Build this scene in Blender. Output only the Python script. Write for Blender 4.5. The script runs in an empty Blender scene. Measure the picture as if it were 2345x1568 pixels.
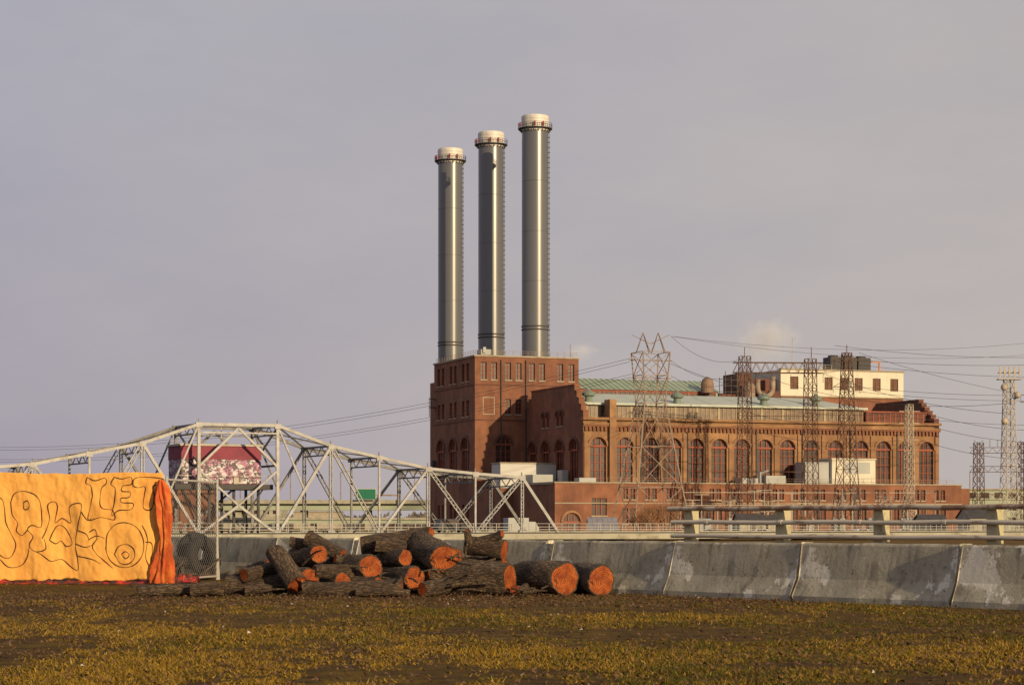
import bpy, bmesh, math, random
import numpy as np
from mathutils import Vector, Matrix, noise
R = random.Random(7)
S = bpy.context.scene
S.view_settings.view_transform = 'Standard'
S.view_settings.look = 'None'
S.view_settings.exposure = 0

# ---------------------------------------------------------------- materials
def new_mat(name):
    m = bpy.data.materials.new(name); m.use_nodes = True
    nt = m.node_tree
    return m, nt, nt.nodes['Principled BSDF']
def c4(c): return (max(0, min(1, c[0])), max(0, min(1, c[1])), max(0, min(1, c[2])), 1)
def noise_node(nt, vec, scale, detail=6, rough=.6):
    n = nt.nodes.new('ShaderNodeTexNoise'); n.inputs['Scale'].default_value = scale
    n.inputs['Detail'].default_value = detail; n.inputs['Roughness'].default_value = rough
    nt.links.new(vec, n.inputs['Vector']); return n
def ramp(nt, fac, a, b, ca=(0, 0, 0, 1), cb=(1, 1, 1, 1)):
    r = nt.nodes.new('ShaderNodeValToRGB'); e = r.color_ramp.elements
    e[0].position = a; e[0].color = ca; e[1].position = b; e[1].color = cb
    nt.links.new(fac, r.inputs['Fac']); return r
def mixc(nt, fac, a, b, mode='MIX'):
    m = nt.nodes.new('ShaderNodeMix'); m.data_type = 'RGBA'; m.blend_type = mode
    for sock, v in ((m.inputs[0], fac), (m.inputs[6], a), (m.inputs[7], b)):
        if hasattr(v, 'is_output'): nt.links.new(v, sock)
        else: sock.default_value = v
    return m.outputs[2]
def coords(nt, stretch=(1, 1, 1)):
    t = nt.nodes.new('ShaderNodeTexCoord'); mp = nt.nodes.new('ShaderNodeMapping')
    mp.inputs['Scale'].default_value = stretch
    nt.links.new(t.outputs['Object'], mp.inputs['Vector']); return mp.outputs[0]
def M(name, col, rough=.8, var=.25, scale=1.0, stretch=(1, 1, 1), bump=0, bscale=20, metal=0,
      stain=None, sthr=(.52, .66), sscale=.6, sstretch=(1, 1, 1), spec=.5):
    m, nt, b = new_mat(name)
    v = coords(nt, stretch)
    n = noise_node(nt, v, scale)
    r = ramp(nt, n.outputs['Fac'], .3, .7, c4([x * (1 - var) for x in col]), c4([x * (1 + var) for x in col]))
    out = r.outputs[0]
    if stain:
        v2 = coords(nt, sstretch)
        n2 = noise_node(nt, v2, sscale, 8, .65)
        r2 = ramp(nt, n2.outputs['Fac'], sthr[0], sthr[1])
        out = mixc(nt, r2.outputs[0], out, c4(stain))
    nt.links.new(out, b.inputs['Base Color'])
    b.inputs['Roughness'].default_value = rough; b.inputs['Metallic'].default_value = metal
    b.inputs['Specular IOR Level'].default_value = spec
    if bump:
        nb = noise_node(nt, v, bscale, 8, .65)
        bp = nt.nodes.new('ShaderNodeBump'); bp.inputs['Strength'].default_value = bump
        bp.inputs['Distance'].default_value = .05
        nt.links.new(nb.outputs['Fac'], bp.inputs['Height']); nt.links.new(bp.outputs[0], b.inputs['Normal'])
    return m

brick = M('brick', (.22, .092, .05), .9, .30, .35, stain=(.125, .05, .032), sscale=.16, sthr=(.42, .70), sstretch=(1, 1, .45))
brick_light = M('brick_light', (.285, .158, .076), .9, .28, .4, stain=(.18, .088, .046), sscale=.18, sthr=(.42, .68), sstretch=(1, 1, .3))
brick_dark = M('brick_dark', (.12, .05, .034), .9, .25, .5)
stone = M('stone_trim', (.30, .25, .18), .8, .2, .8)
glass = M('window_glass', (.045, .024, .02), .35, .6, .4, spec=.3)
glass_teal = M('teal_window', (.03, .08, .075), .3, .3, 1)
frame_red = M('red_window_frame', (.28, .066, .032), .7, .2, 1)
roof_green = M('copper_roof', (.25, .31, .22), .6, .12, .5, stain=(.34, .37, .30), sscale=.3, sstretch=(2, .3, 1))
roof_pale = M('pale_roof', (.40, .43, .37), .6, .1, .4, stain=(.26, .31, .24), sscale=.25, sstretch=(2, .3, 1))
buff = M('buff_frame', (.34, .28, .17), .7, .15, 1)
white_metal = M('white_cladding', (.56, .52, .41), .6, .06, .3, stain=(.45, .41, .32), sscale=.3, sstretch=(2, 2, .3))
grey_metal = M('grey_cladding', (.33, .34, .33), .6, .1, .3)
dark_metal = M('dark_metal', (.045, .04, .04), .7, .3, 1)
rust_steel = M('rusty_lattice_steel', (.10, .052, .036), .85, .3, .5)
galv = M('galvanised_steel', (.24, .18, .135), .7, .25, .6, stain=(.17, .09, .06), sscale=.4)
pale_steel = M('pale_steel', (.38, .33, .26), .7, .2, .6)
bridge_steel = M('bridge_paint', (.31, .30, .29), .45, .18, .7, stain=(.15, .13, .11), sscale=.9, sthr=(.50, .70))
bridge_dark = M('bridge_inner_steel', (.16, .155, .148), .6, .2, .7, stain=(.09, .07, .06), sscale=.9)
wire_mat = M('wire', (.05, .045, .045), .6, .1, 1)
stack_mat = M('stack_paint', (.115, .117, .122), .30, .08, .5, stretch=(1, 1, .06), spec=.75, metal=.15)
stack_white = M('stack_cap_white', (.60, .56, .50), .5, .06, .5, stretch=(1, 1, .2), stain=(.42, .39, .35), sscale=.8, sstretch=(1, 1, .2))
red_paint = M('red_paint', (.45, .03, .02), .5, .1, 1)
concrete = M('pale_concrete', (.33, .31, .24), .85, .15, .4, bump=.2, bscale=4, stain=(.20, .18, .13), sscale=.5)
asphalt = M('asphalt', (.06, .06, .06), .9, .2, .6)
girder_green = M('pale_green_girder', (.32, .36, .27), .7, .12, .1)
sign_green = M('sign_green', (.01, .14, .075), .5, .05, 1)
rubber = M('rubber', (.018, .017, .016), .8, .3, 6, bump=.3, bscale=20)
post_mat = M('cream_post', (.44, .40, .25), .85, .12, 3, bump=.3, bscale=20, stain=(.22, .18, .12), sscale=2.5)
pipe_mat = M('pipe_rail_paint', (.55, .49, .39), .6, .12, 2, stretch=(.4, .4, 1), stain=(.15, .08, .05), sscale=2.2, sthr=(.55, .66), sstretch=(.5, .5, 2))
pipe_rust = M('pipe_rail_rust', (.24, .14, .09), .75, .3, 3, stain=(.46, .39, .30), sscale=1.5, sthr=(.45, .56))
twig = M('twig', (.26, .13, .06), .9, .2, 2)

# ---------------------------------------------------------------- mesh builder
class MB:
    def __init__(s): s.v = []; s.f = []; s.m = []
    def quad(s, *pts, mi=0):
        i = len(s.v); s.v += [tuple(p) for p in pts]; s.f.append(tuple(range(i, i + len(pts)))); s.m.append(mi)
    def box(s, x0, x1, y0, y1, z0, z1, mi=0):
        i = len(s.v)
        s.v += [(x0, y0, z0), (x1, y0, z0), (x1, y1, z0), (x0, y1, z0), (x0, y0, z1), (x1, y0, z1), (x1, y1, z1), (x0, y1, z1)]
        for f in ((0, 3, 2, 1), (4, 5, 6, 7), (0, 1, 5, 4), (1, 2, 6, 5), (2, 3, 7, 6), (3, 0, 4, 7)):
            s.f.append(tuple(i + k for k in f)); s.m.append(mi)
    def bar(s, p, q, w, h=None, mi=0):
        h = h or w; p = Vector(p); q = Vector(q); d = q - p
        if d.length < 1e-6: return
        d.normalize(); up = Vector((0, 0, 1)) if abs(d.z) < .95 else Vector((0, 1, 0))
        a = d.cross(up).normalized() * w / 2; b = a.cross(d).normalized() * h / 2
        i = len(s.v)
        for c in (p, q):
            for t in (a + b, -a + b, -a - b, a - b): s.v.append(tuple(c + t))
        for f in ((0, 1, 2, 3), (7, 6, 5, 4), (0, 4, 5, 1), (1, 5, 6, 2), (2, 6, 7, 3), (3, 7, 4, 0)):
            s.f.append(tuple(i + k for k in f)); s.m.append(mi)
    def tube(s, pts, r, n=8, mi=0, cap=True):
        pts = [Vector(p) for p in pts]; rings = []
        rr = r if isinstance(r, (list, tuple)) else [r] * len(pts)
        prev = None
        for k, p in enumerate(pts):
            d = (pts[min(k + 1, len(pts) - 1)] - pts[max(k - 1, 0)]).normalized()
            if prev is None:
                up = Vector((0, 0, 1)) if abs(d.z) < .9 else Vector((0, 1, 0))
                a = d.cross(up).normalized()
            else:
                a = (prev - d * prev.dot(d)).normalized()
            prev = a; b = d.cross(a)
            ring = []
            for j in range(n):
                t = 2 * math.pi * j / n
                ring.append(len(s.v)); s.v.append(tuple(p + (a * math.cos(t) + b * math.sin(t)) * rr[k]))
            rings.append(ring)
        for k in range(len(rings) - 1):
            for j in range(n):
                s.f.append((rings[k][j], rings[k][(j + 1) % n], rings[k + 1][(j + 1) % n], rings[k + 1][j])); s.m.append(mi)
        if cap:
            s.f.append(tuple(reversed(rings[0]))); s.m.append(mi); s.f.append(tuple(rings[-1])); s.m.append(mi)
    def lathe(s, prof, cx=0, cy=0, n=40, mi=0):
        rings = []
        for r, z in prof:
            ring = []
            for j in range(n):
                t = 2 * math.pi * j / n; ring.append(len(s.v)); s.v.append((cx + r * math.cos(t), cy + r * math.sin(t), z))
            rings.append(ring)
        for k in range(len(rings) - 1):
            for j in range(n):
                s.f.append((rings[k][j], rings[k][(j + 1) % n], rings[k + 1][(j + 1) % n], rings[k + 1][j])); s.m.append(mi)
        s.f.append(tuple(rings[-1])); s.m.append(mi)
    def obj(s, name, mats, parent=None, smooth=False, loc=None, rot=None):
        me = bpy.data.meshes.new(name); me.from_pydata(s.v, [], s.f)
        if not isinstance(mats, (list, tuple)): mats = [mats]
        for m in mats: me.materials.append(m)
        me.polygons.foreach_set('material_index', s.m)
        if smooth: me.polygons.foreach_set('use_smooth', [True] * len(me.polygons))
        me.update()
        o = bpy.data.objects.new(name, me); S.collection.objects.link(o)
        if parent: o.parent = parent
        if loc: o.location = loc
        if rot: o.rotation_euler = rot
        return o
def autosmooth(o, ang=40):
    bm = bmesh.new(); bm.from_mesh(o.data)
    for f in bm.faces: f.smooth = True
    for e in bm.edges:
        if len(e.link_faces) == 2 and e.calc_face_angle(0) > math.radians(ang): e.smooth = False
    bm.to_mesh(o.data); bm.free()
def empty(name, loc=(0, 0, 0), rz=0):
    e = bpy.data.objects.new(name, None); S.collection.objects.link(e)
    e.location = loc; e.rotation_euler = (0, 0, rz); return e

# ---------------------------------------------------------------- camera / light / sky
cam = bpy.data.cameras.new('camera'); co = bpy.data.objects.new('camera', cam); S.collection.objects.link(co)
co.location = (0, 0, 1.1); co.rotation_euler = (math.pi / 2, 0, 0)
cam.lens = 76.76; cam.sensor_width = 36; cam.shift_y = .1755; cam.clip_end = 8000; cam.clip_start = .1
S.camera = co
AZ = math.radians(37); EL = math.radians(15)
sd = Vector((math.sin(AZ) * math.cos(EL), -math.cos(AZ) * math.cos(EL), math.sin(EL)))
sun = bpy.data.lights.new('sun', 'SUN'); sun.energy = 4.8; sun.angle = math.radians(.6); sun.color = (1, .765, .45)
so = bpy.data.objects.new('sun', sun); S.collection.objects.link(so)
so.rotation_euler = sd.to_track_quat('Z', 'Y').to_euler()
w = bpy.data.worlds.new('World'); S.world = w; w.use_nodes = True; nt = w.node_tree
bg = nt.nodes['Background']; out = nt.nodes['World Output']
sky = nt.nodes.new('ShaderNodeTexSky'); sky.sky_type = 'NISHITA'; sky.sun_disc = False
sky.sun_elevation = EL; sky.sun_rotation = math.pi - AZ; sky.dust_density = 4; sky.air_density = 1
nt.links.new(sky.outputs[0], bg.inputs['Color']); bg.inputs['Strength'].default_value = .07
bg2 = nt.nodes.new('ShaderNodeBackground'); bg2.inputs['Strength'].default_value = 1
tc = nt.nodes.new('ShaderNodeTexCoord'); sx = nt.nodes.new('ShaderNodeSeparateXYZ'); nt.links.new(tc.outputs['Generated'], sx.inputs[0])
mr = nt.nodes.new('ShaderNodeMapRange'); mr.inputs[1].default_value = -.24; mr.inputs[2].default_value = .26
nt.links.new(sx.outputs[0], mr.inputs[0])
rz = nt.nodes.new('ShaderNodeMapRange'); rz.inputs[1].default_value = 0; rz.inputs[2].default_value = .26
nt.links.new(sx.outputs[2], rz.inputs[0])
low = mixc(nt, mr.outputs[0], (.42, .38, .445, 1), (.60, .54, .49, 1))
high = mixc(nt, mr.outputs[0], (.43, .43, .49, 1), (.49, .455, .465, 1))
hz = mixc(nt, rz.outputs[0], low, high)
mp = nt.nodes.new('ShaderNodeMapping'); mp.inputs['Scale'].default_value = (3, 3, 9); mp.inputs['Rotation'].default_value = (0, .35, 0); nt.links.new(tc.outputs['Generated'], mp.inputs[0])
cn = noise_node(nt, mp.outputs[0], 1.6, 7, .6)
cr = ramp(nt, cn.outputs['Fac'], .35, .7, (.93, .93, .96, 1), (1.05, 1.03, 1.0, 1))
hz2 = mixc(nt, 1.0, hz, cr.outputs[0], 'MULTIPLY')
nt.links.new(hz2, bg2.inputs['Color'])
mx = nt.nodes.new('ShaderNodeMixShader'); mx.inputs[0].default_value = .9
nt.links.new(bg.outputs[0], mx.inputs[1]); nt.links.new(bg2.outputs[0], mx.inputs[2]); nt.links.new(mx.outputs[0], out.inputs['Surface'])

# ---------------------------------------------------------------- ground
def sm(t): t = max(0, min(1, t)); return t * t * (3 - 2 * t)
def gz(x, y):
    if y < 75: return 0.0
    z = -1.4 * sm((y - 75) / 30)
    riv = sm((4 - x) / 10) * sm((y - 95) / 20) * sm((430 - y) / 15) * sm((x + 420) / 20)
    return z - 2.6 * riv
ys = list(np.arange(-60, 72, 6)) + list(np.arange(72, 140, 4)) + list(np.arange(140, 410, 30)) + list(np.arange(410, 450, 5)) + [500, 700, 1000, 2000, 3500, 7000]
xs = [-6000, -2000, -800, -440, -430, -420, -410, -400, -200, -100, -50] + list(np.arange(-30, 30, 3)) + [40, 60, 100, 200, 500, 1500, 6000]
g = MB(); nx = len(xs)
for y in ys:
    for x in xs: g.v.append((float(x), float(y), gz(x, y)))
for j in range(len(ys) - 1):
    for i in range(nx - 1):
        a = j * nx + i; g.f.append((a, a + 1, a + nx + 1, a + nx)); g.m.append(0)
gm, nt, b = new_mat('muddy_lawn'); v = coords(nt)
n1 = noise_node(nt, v, .45, 8, .65); n2 = noise_node(nt, v, 3, 8, .7); n3 = noise_node(nt, v, 45, 6, .7)
c = mixc(nt, ramp(nt, n1.outputs['Fac'], .42, .60).outputs[0], (.125, .066, .024, 1), (.20, .125, .020, 1))
c = mixc(nt, ramp(nt, n2.outputs['Fac'], .45, .62).outputs[0], c, (.070, .040, .017, 1))
c = mixc(nt, ramp(nt, n3.outputs['Fac'], .52, .70).outputs[0], c, (.24, .16, .05, 1))
nt.links.new(c, b.inputs['Base Color']); b.inputs['Roughness'].default_value = 1; b.inputs['Specular IOR Level'].default_value = .1
bp = nt.nodes.new('ShaderNodeBump'); bp.inputs['Strength'].default_value = 1; bp.inputs['Distance'].default_value = .10
nb = noise_node(nt, v, 9, 10, .78); nt.links.new(nb.outputs['Fac'], bp.inputs['Height']); nt.links.new(bp.outputs[0], b.inputs['Normal'])
g.obj('ground', gm, smooth=True)
wm, nt, b = new_mat('river_water'); b.inputs['Base Color'].default_value = (.03, .04, .04, 1); b.inputs['Roughness'].default_value = .12
g = MB(); g.quad((-420, 96, -2.2), (2, 96, -2.2), (2, 428, -2.2), (-420, 428, -2.2)); g.obj('river', wm)

# grass blades: short worn turf with bare muddy patches
rng = np.random.default_rng(3)
N = 360000
u = rng.random(N); Y = 13.6 + (40 - 13.6) * u ** 1.3; X = (rng.random(N) * 2 - 1) * (.26 * Y + .4)
dens = np.array([1.0 * noise.noise(Vector((x * .55, y * .3, 0))) + .7 * noise.noise(Vector((x * 2.6, y * 1.4, 5))) + .5 * noise.noise(Vector((x * 8, y * 5, 2))) for x, y in zip(X, Y)])
bar_y = 27.6 + (6.52 - X) / .603 * .798
near = np.clip((Y - 23) / 7, 0, 1)
keep = (dens + .5 * rng.random(N) > .16 + .42 * near) & (Y < bar_y - .3)
keep |= (Y < bar_y - .3) & (Y > bar_y - .75) & (rng.random(N) < .7)
X = X[keep]; Y = Y[keep]; dens = dens[keep]; n = len(X)
h = (.008 + .018 * rng.random(n)) * (1 + .8 * np.clip(dens, 0, 1)); tall = rng.random(n) < .02; h[tall] *= 2.0
wd = .004 + .005 * rng.random(n)
a = rng.random(n) * 6.283; lean = (rng.random((n, 2)) - .5) * .08
V = np.zeros((n, 3, 3)); V[:, 0] = np.stack([X - np.cos(a) * wd, Y - np.sin(a) * wd, np.full(n, -.004)], 1)
V[:, 1] = np.stack([X + np.cos(a) * wd, Y + np.sin(a) * wd, np.full(n, -.004)], 1); V[:, 2] = np.stack([X + lean[:, 0], Y + lean[:, 1], h], 1)
me = bpy.data.meshes.new('grass'); me.vertices.add(3 * n); me.vertices.foreach_set('co', V.ravel())
me.loops.add(3 * n); me.loops.foreach_set('vertex_index', np.arange(3 * n, dtype=np.int32))
me.polygons.add(n); me.polygons.foreach_set('loop_start', np.arange(0, 3 * n, 3, dtype=np.int32)); me.update(calc_edges=True)
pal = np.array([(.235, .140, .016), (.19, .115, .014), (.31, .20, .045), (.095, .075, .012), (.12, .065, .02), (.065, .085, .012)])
patch = np.array([.9 * noise.noise(Vector((x * .3, y * .2, 9))) + .7 * noise.noise(Vector((x * 1.5, y * 1.0, 4))) for x, y in zip(X, Y)]) + X * .035 + (Y - 19) * .035  # rightward drift to darker blades paints in tree shade along with greener turf
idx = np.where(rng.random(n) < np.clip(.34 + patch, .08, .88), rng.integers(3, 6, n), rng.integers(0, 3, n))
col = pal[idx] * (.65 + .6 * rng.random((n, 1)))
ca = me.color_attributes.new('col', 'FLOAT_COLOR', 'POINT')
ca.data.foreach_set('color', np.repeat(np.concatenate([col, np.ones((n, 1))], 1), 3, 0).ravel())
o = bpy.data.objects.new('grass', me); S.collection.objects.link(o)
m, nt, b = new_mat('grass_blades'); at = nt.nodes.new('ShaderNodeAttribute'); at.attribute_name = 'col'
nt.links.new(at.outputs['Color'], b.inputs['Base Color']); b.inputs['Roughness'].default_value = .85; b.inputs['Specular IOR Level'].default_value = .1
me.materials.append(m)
# litter of bark chips and dead leaves
L = MB()
for i in range(14000):
    y = R.uniform(14, 34); x = R.uniform(-.25, .25) * y
    if R.random() < .45: y = R.uniform(28, 33.5); x = R.uniform(-8, 4)
    s_ = R.uniform(.012, .045); t = R.uniform(0, 6.28); z = R.uniform(.006, .025)
    L.quad((x, y, z), (x + s_ * math.cos(t), y + s_ * math.sin(t), z + R.uniform(0, .02)), (x + s_ * math.cos(t + 1), y + s_ * math.sin(t + 1), z + R.uniform(0, .03)), mi=0 if R.random() < .992 else 1)
for i in range(46):
    y = R.uniform(28, 33.4); x = R.uniform(-8, 3.2); s_ = R.uniform(.02, .06); t = R.uniform(0, 3)
    L.quad((x, y, .012), (x + s_, y - .02, .015 + .02 * R.random()), (x + s_ * .7, y + .03, .03), mi=R.choice((0, 1, 2, 2, 0)))
L.obj('leaf_litter', [M('litter', (.12, .058, .025), .9, .6, 9), M('paper_scrap', (.5, .45, .37), .8, .2, 5), M('wood_chip', (.34, .19, .085), .9, .3, 9)])

# ---------------------------------------------------------------- wall with openings
def outline(op):
    cx, z0, wd, hh, arch = op
    l, r = cx - wd / 2, cx + wd / 2
    if not arch: return [(l, z0), (r, z0), (r, z0 + hh), (l, z0 + hh)]
    zs = z0 + hh - wd / 2; p = [(l, z0), (r, z0)]
    for k in range(0, 13):
        t = math.pi * k / 12; p.append((cx + wd / 2 * math.cos(t), zs + wd / 2 * math.sin(t)))
    return p
def wall(name, outer, ops, place, depth, mat, parent, frame=frame_red, gl=glass, ends=(), sill=True, ring=None, nv=2, nh=4):
    bm = bmesh.new(); edges = []
    for loop in [outer] + [outline(o) for o in ops]:
        vs = [bm.verts.new((p[0], 0, p[1])) for p in loop]
        for i in range(len(vs)): edges.append(bm.edges.new((vs[i], vs[(i + 1) % len(vs)])))
    bmesh.ops.triangle_fill(bm, use_beauty=True, use_dissolve=False, edges=edges, normal=(0, -1, 0))
    mb = MB()
    for f in bm.faces: mb.quad(*[place(v.co.x, v.co.z, 0) for v in f.verts])
    bm.free()
    for o in ops:
        lp = outline(o)
        for i in range(len(lp)):
            p, q = lp[i], lp[(i + 1) % len(lp)]
            mb.quad(place(*p, 0), place(*q, 0), place(*q, depth), place(*p, depth))
    for (p, q) in ends: mb.quad(place(*p, 0), place(*q, 0), place(*q, depth + .1), place(*p, depth + .1))
    mb.obj(name, mat, parent)
    if not ops: return
    gb = MB(); fb = MB(); sb = MB(); rb = MB()
    for cx, z0, wd, hh, arch in ops:
        e = .05; dg = depth * .8
        gb.quad(place(cx - wd / 2 - e, z0 - e, dg), place(cx + wd / 2 + e, z0 - e, dg), place(cx + wd / 2 + e, z0 + hh + e, dg), place(cx - wd / 2 - e, z0 + hh + e, dg))
        df = depth * .6; small = wd < 2.4
        bw = .13 if small else .19
        nvv = 1 if small else nv
        zs = z0 + hh - (wd / 2 if arch else 0)
        for k in range(nvv + 2):
            x = cx - wd / 2 + wd * k / (nvv + 1)
            top = zs if k in (0, nvv + 1) else (zs + (math.sqrt(max(0, (wd / 2) ** 2 - (x - cx) ** 2)) if arch else 0))
            fb.bar(place(x, z0, df), place(x, top, df), bw * (1.0), bw)
        for k in range(nh + 1):
            z = z0 + (zs - z0) * k / nh
            bb = bw * (2.1 if (k == nh and arch) else .55)
            fb.bar(place(cx - wd / 2, z, df - .02), place(cx + wd / 2, z, df - .02), bb, bb)
        if arch:
            pts = outline((cx, z0, wd - .1, hh - .05, True))[2:]
            for i in range(len(pts) - 1): fb.bar(place(*pts[i], df), place(*pts[i + 1], df), bw, bw)
            if ring:
                pts = outline((cx, z0, wd + .7, hh + .35, True))[2:]
                for i in range(len(pts) - 1): rb.bar(place(*pts[i], -.02), place(*pts[i + 1], -.02), .5, .5)
        if sill: sb.bar(place(cx - wd / 2 - .15, z0 - .15, -.05), place(cx + wd / 2 + .15, z0 - .15, -.05), .3, .3)
    gb.obj(name + '_glass', gl, parent); fb.obj(name + '_frames', frame, parent)
    if sb.v: sb.obj(name + '_sills', stone, parent)
    if rb.v: rb.obj(name + '_arches', ring, parent)
def rect(a0, a1, z0, z1): return [(a0, z0), (a1, z0), (a1, z1), (a0, z1)]

# ---------------------------------------------------------------- power station
PS = empty('power_station', (-8.84, 520, 0), math.radians(20))
GB = -1.5
front = lambda a, z, d: (a, d, z)
left = lambda a, z, d: (d, a, z)
ops = [(x, 35.2, 1.5, 4.1, False) for x in (2.2, 4.85, 8.4, 11.1, 14.5, 17.1, 21.8, 24.7)]
ops += [(x, 27.0, 1.5, 3.6, False) for x in (8.4, 11.1)] + [(7.2, 13.6, 3.9, 8.1, True)]
wall('boiler_front', rect(0, 26.6, GB, 40.6), ops, front, .6, brick, PS, ends=[((26.6, GB), (26.6, 40.6))], ring=brick_dark)
wall('boiler_front_b', rect(2.0, 5.0, 26.8, 31.0), [(3.5, 27.0, 2.6, 3.8, False)], lambda a, z, d: (a, d - .04, z), .3, stone, PS, frame=dark_metal, gl=glass_teal, sill=False, nh=2)
ops = []
for v in (26, 16.4, 7.0):
    ops += [(v - 1.7, 35.0, 2.0, 4.3, False), (v + 1.7, 35.0, 2.0, 4.3, False), (v - 1.7, 26.6, 2.0, 3.8, False), (v + 1.7, 26.6, 2.0, 3.8, False), (v, 12.0, 5.6, 9.4, True)]
    ops += [(v - 1.7, 2, 2.0, 3.4, False), (v + 1.7, 2, 2.0, 3.4, False)]
wall('boiler_side', rect(0, 31.4, GB, 40.6), ops, left, .6, brick, PS, ends=[((31.4, GB), (31.4, 40.6))], ring=brick_dark)
b_ = MB(); b_.box(.62, 26.55, .62, 31.35, GB, 40.3); b_.box(13.3, 24, 31.5, 76, GB, 39.0)
b_.obj('boiler_core', brick, PS)
b_ = MB()
b_.box(-.25, 26.8, -.25, .7, 40.6, 41.0); b_.box(-.25, .7, .7, 31.6, 40.6, 41.0); b_.box(.7, 26.8, 30.9, 31.6, 40.6, 41.0); b_.box(26, 26.8, .7, 30.9, 40.6, 41.0)
b_.obj('boiler_coping', stone, PS)
b_ = MB()
for z in (33.8, 25.4): b_.box(-.12, 26.65, -.12, -.002, z, z + .3)
for z in (33.8, 25.4): b_.box(-.12, -.002, -.002, 31.4, z, z + .3)
b_.obj('boiler_string_courses', brick_dark, PS)
b_ = MB()
for x in np.arange(.3, 26.6, 1.9): b_.bar((x, .3, 41), (x, .3, 42.1), .07)
for z in (41.6, 42.1): b_.bar((0.3, .3, z), (26.4, .3, z), .06); b_.bar((.3, .3, z), (.3, 31, z), .06)
for y in np.arange(2, 31, 2): b_.bar((.3, y, 41), (.3, y, 42.1), .07)
b_.bar((24.8, 1, 41), (24.8, 1, 44.2), .12)
b_.obj('roof_railing', galv, PS)
b_ = MB(); b_.box(2.6, 5.2, 3, 6, 40.3, 42.6); b_.box(3.0, 3.7, 2.5, 3, 41.8, 43.1); b_.obj('roof_hut', grey_metal, PS)
b_ = MB(); b_.box(-1.5, -.13, 29.6, 31.2, 29.8, 30.0); b_.box(-1.5, -.13, 29.6, 31.2, 32, 32.1); b_.bar((-1.4, 29.7, 29.8), (-1.4, 29.7, 32), .1); b_.bar((-1.4, 31.1, 27.6), (-1.4, 31.1, 32.4), .12); b_.box(-1.0, -.13, 29.6, 31, 15, 16.6)
for x in (6.6, 12.9): b_.tube([(x, -.25, 0), (x, -.25, 40)], .13, 6)
b_.obj('wall_brackets_and_pipes', dark_metal, PS)
# turbine hall
FV = -36.6; U0 = 13.1; U1 = 104.6
arch_s = [3.6, 10.1, 16.6, 22.1, 27.75, 33.6, 39.4, 45.2, 51.05, 57.3, 63.6, 70.3, 76.4, 82.2, 88]
hf = lambda a, z, d: (a, FV + d, z)
wall('hall_front', rect(U0, U1, GB, 24.1), [(U0 + s, 9.2, 3.9, 11.0, True) for s in arch_s], hf, .8, brick_light, PS,
     ends=[((U1, GB), (U1, 24.1))], ring=brick_light, nv=2, nh=5)
gv = lambda a, z, d: (U0 + d, -a, z)
def steps(a_out, a_in, z0, z1, n=5):
    p = []
    for k in range(n):
        a = a_out + (a_in - a_out) * k / n; z = z0 + (z1 - z0) * (k + 1) / n
        p += [(a, z), (a_out + (a_in - a_out) * (k + 1) / n, z)]
    return p
outer = [(0, GB), (36.6, GB), (36.6, 24.6)] + steps(36.6, 30.0, 24.6, 32.2) + list(reversed(steps(0, 5.0, 26.5, 32.2, 3)))
cl = []
for p in outer:
    if not cl or (abs(p[0] - cl[-1][0]) + abs(p[1] - cl[-1][1])) > .01: cl.append(p)
gops = [(a, 9.8, 5.0, 10.2, True) for a in (4.2, 12.9, 22, 31)]
gops += [(a + d, 23.3, 1.6, 3.2, True) for a in (12.9, 22) for d in (-1.3, 1.3)]
wall('hall_gable_west', cl, gops, gv, .7, brick, PS, ring=brick_dark)
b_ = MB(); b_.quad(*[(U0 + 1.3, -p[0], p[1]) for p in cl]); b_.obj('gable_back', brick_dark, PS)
b_ = MB()
for i in range(2, len(cl) - 1):
    p, q = cl[i], cl[i + 1]
    if abs(p[1] - q[1]) < .01:
        a0, a1 = sorted((p[0], q[0])); b_.box(U0 - .15, U0 + 1.4, -a1 - .1, -a0 + .1, p[1] - .02, p[1] + .25)
    else:
        z0, z1 = sorted((p[1], q[1])); b_.quad((U0, -p[0], z0), (U0 + 1.3, -p[0], z0), (U0 + 1.3, -p[0], z1), (U0, -p[0], z1))
b_.obj('gable_coping', brick, PS)
b_ = MB(); b_.box(U0 + 1.35, U1 - .1, FV + .82, -.2, GB, 23.9)
b_.box(26.7, 63.3, .05, 20, GB, 30.4); b_.box(63.3, 81.5, .05, 20, GB, 31.0); b_.box(81.5, 116.4, .5, 22, GB, 32.9); b_.obj('hall_core', brick, PS)
b_ = MB()
mids = [0.6] + [(arch_s[i] + arch_s[i + 1]) / 2 for i in range(len(arch_s) - 1)] + [90.8]
for m_ in mids: b_.box(U0 + m_ - .45, U0 + m_ + .45, FV - .3, FV - .003, 9, 21.4)
b_.box(U0 + 6.1, U0 + 7.7, FV - .9, FV - .31, 9, 28.8)
b_.box(U0 + 6.1, U0 + 7.7, FV - .302, FV + 2.4, 24.72, 28.8)
b_.obj('hall_pilasters', brick_light, PS)
b_ = MB(); x = U0 + .3
while x < U1 - .3:
    b_.box(x, x + .45, FV - .45, FV - .002, 21.7, 22.6); x += .95
b_.box(U0 - .2, U1 + .2, FV - .5, FV - .003, 22.62, 23.0)
b_.obj('hall_corbels', brick, PS)
b_ = MB(); b_.box(U0 - .25, U1 + .3, FV - .75, FV + .9, 24.12, 24.7); b_.box(U0 - .1, U1 + .1, FV - .62, FV - .504, 23.0, 23.5)
b_.obj('hall_cornice', brick_light, PS)
b_ = MB()
for m_ in (10.1 + 3.2, 24.9, 42.3, 54.1, 66.9, 79.3):
    b_.tube([(U0 + m_ + .65, FV - .35, 9.8), (U0 + m_ + .65, FV - .35, 22.4)], .16, 6)
b_.obj('downpipes', dark_metal, PS)
CV = -33.4
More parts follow.
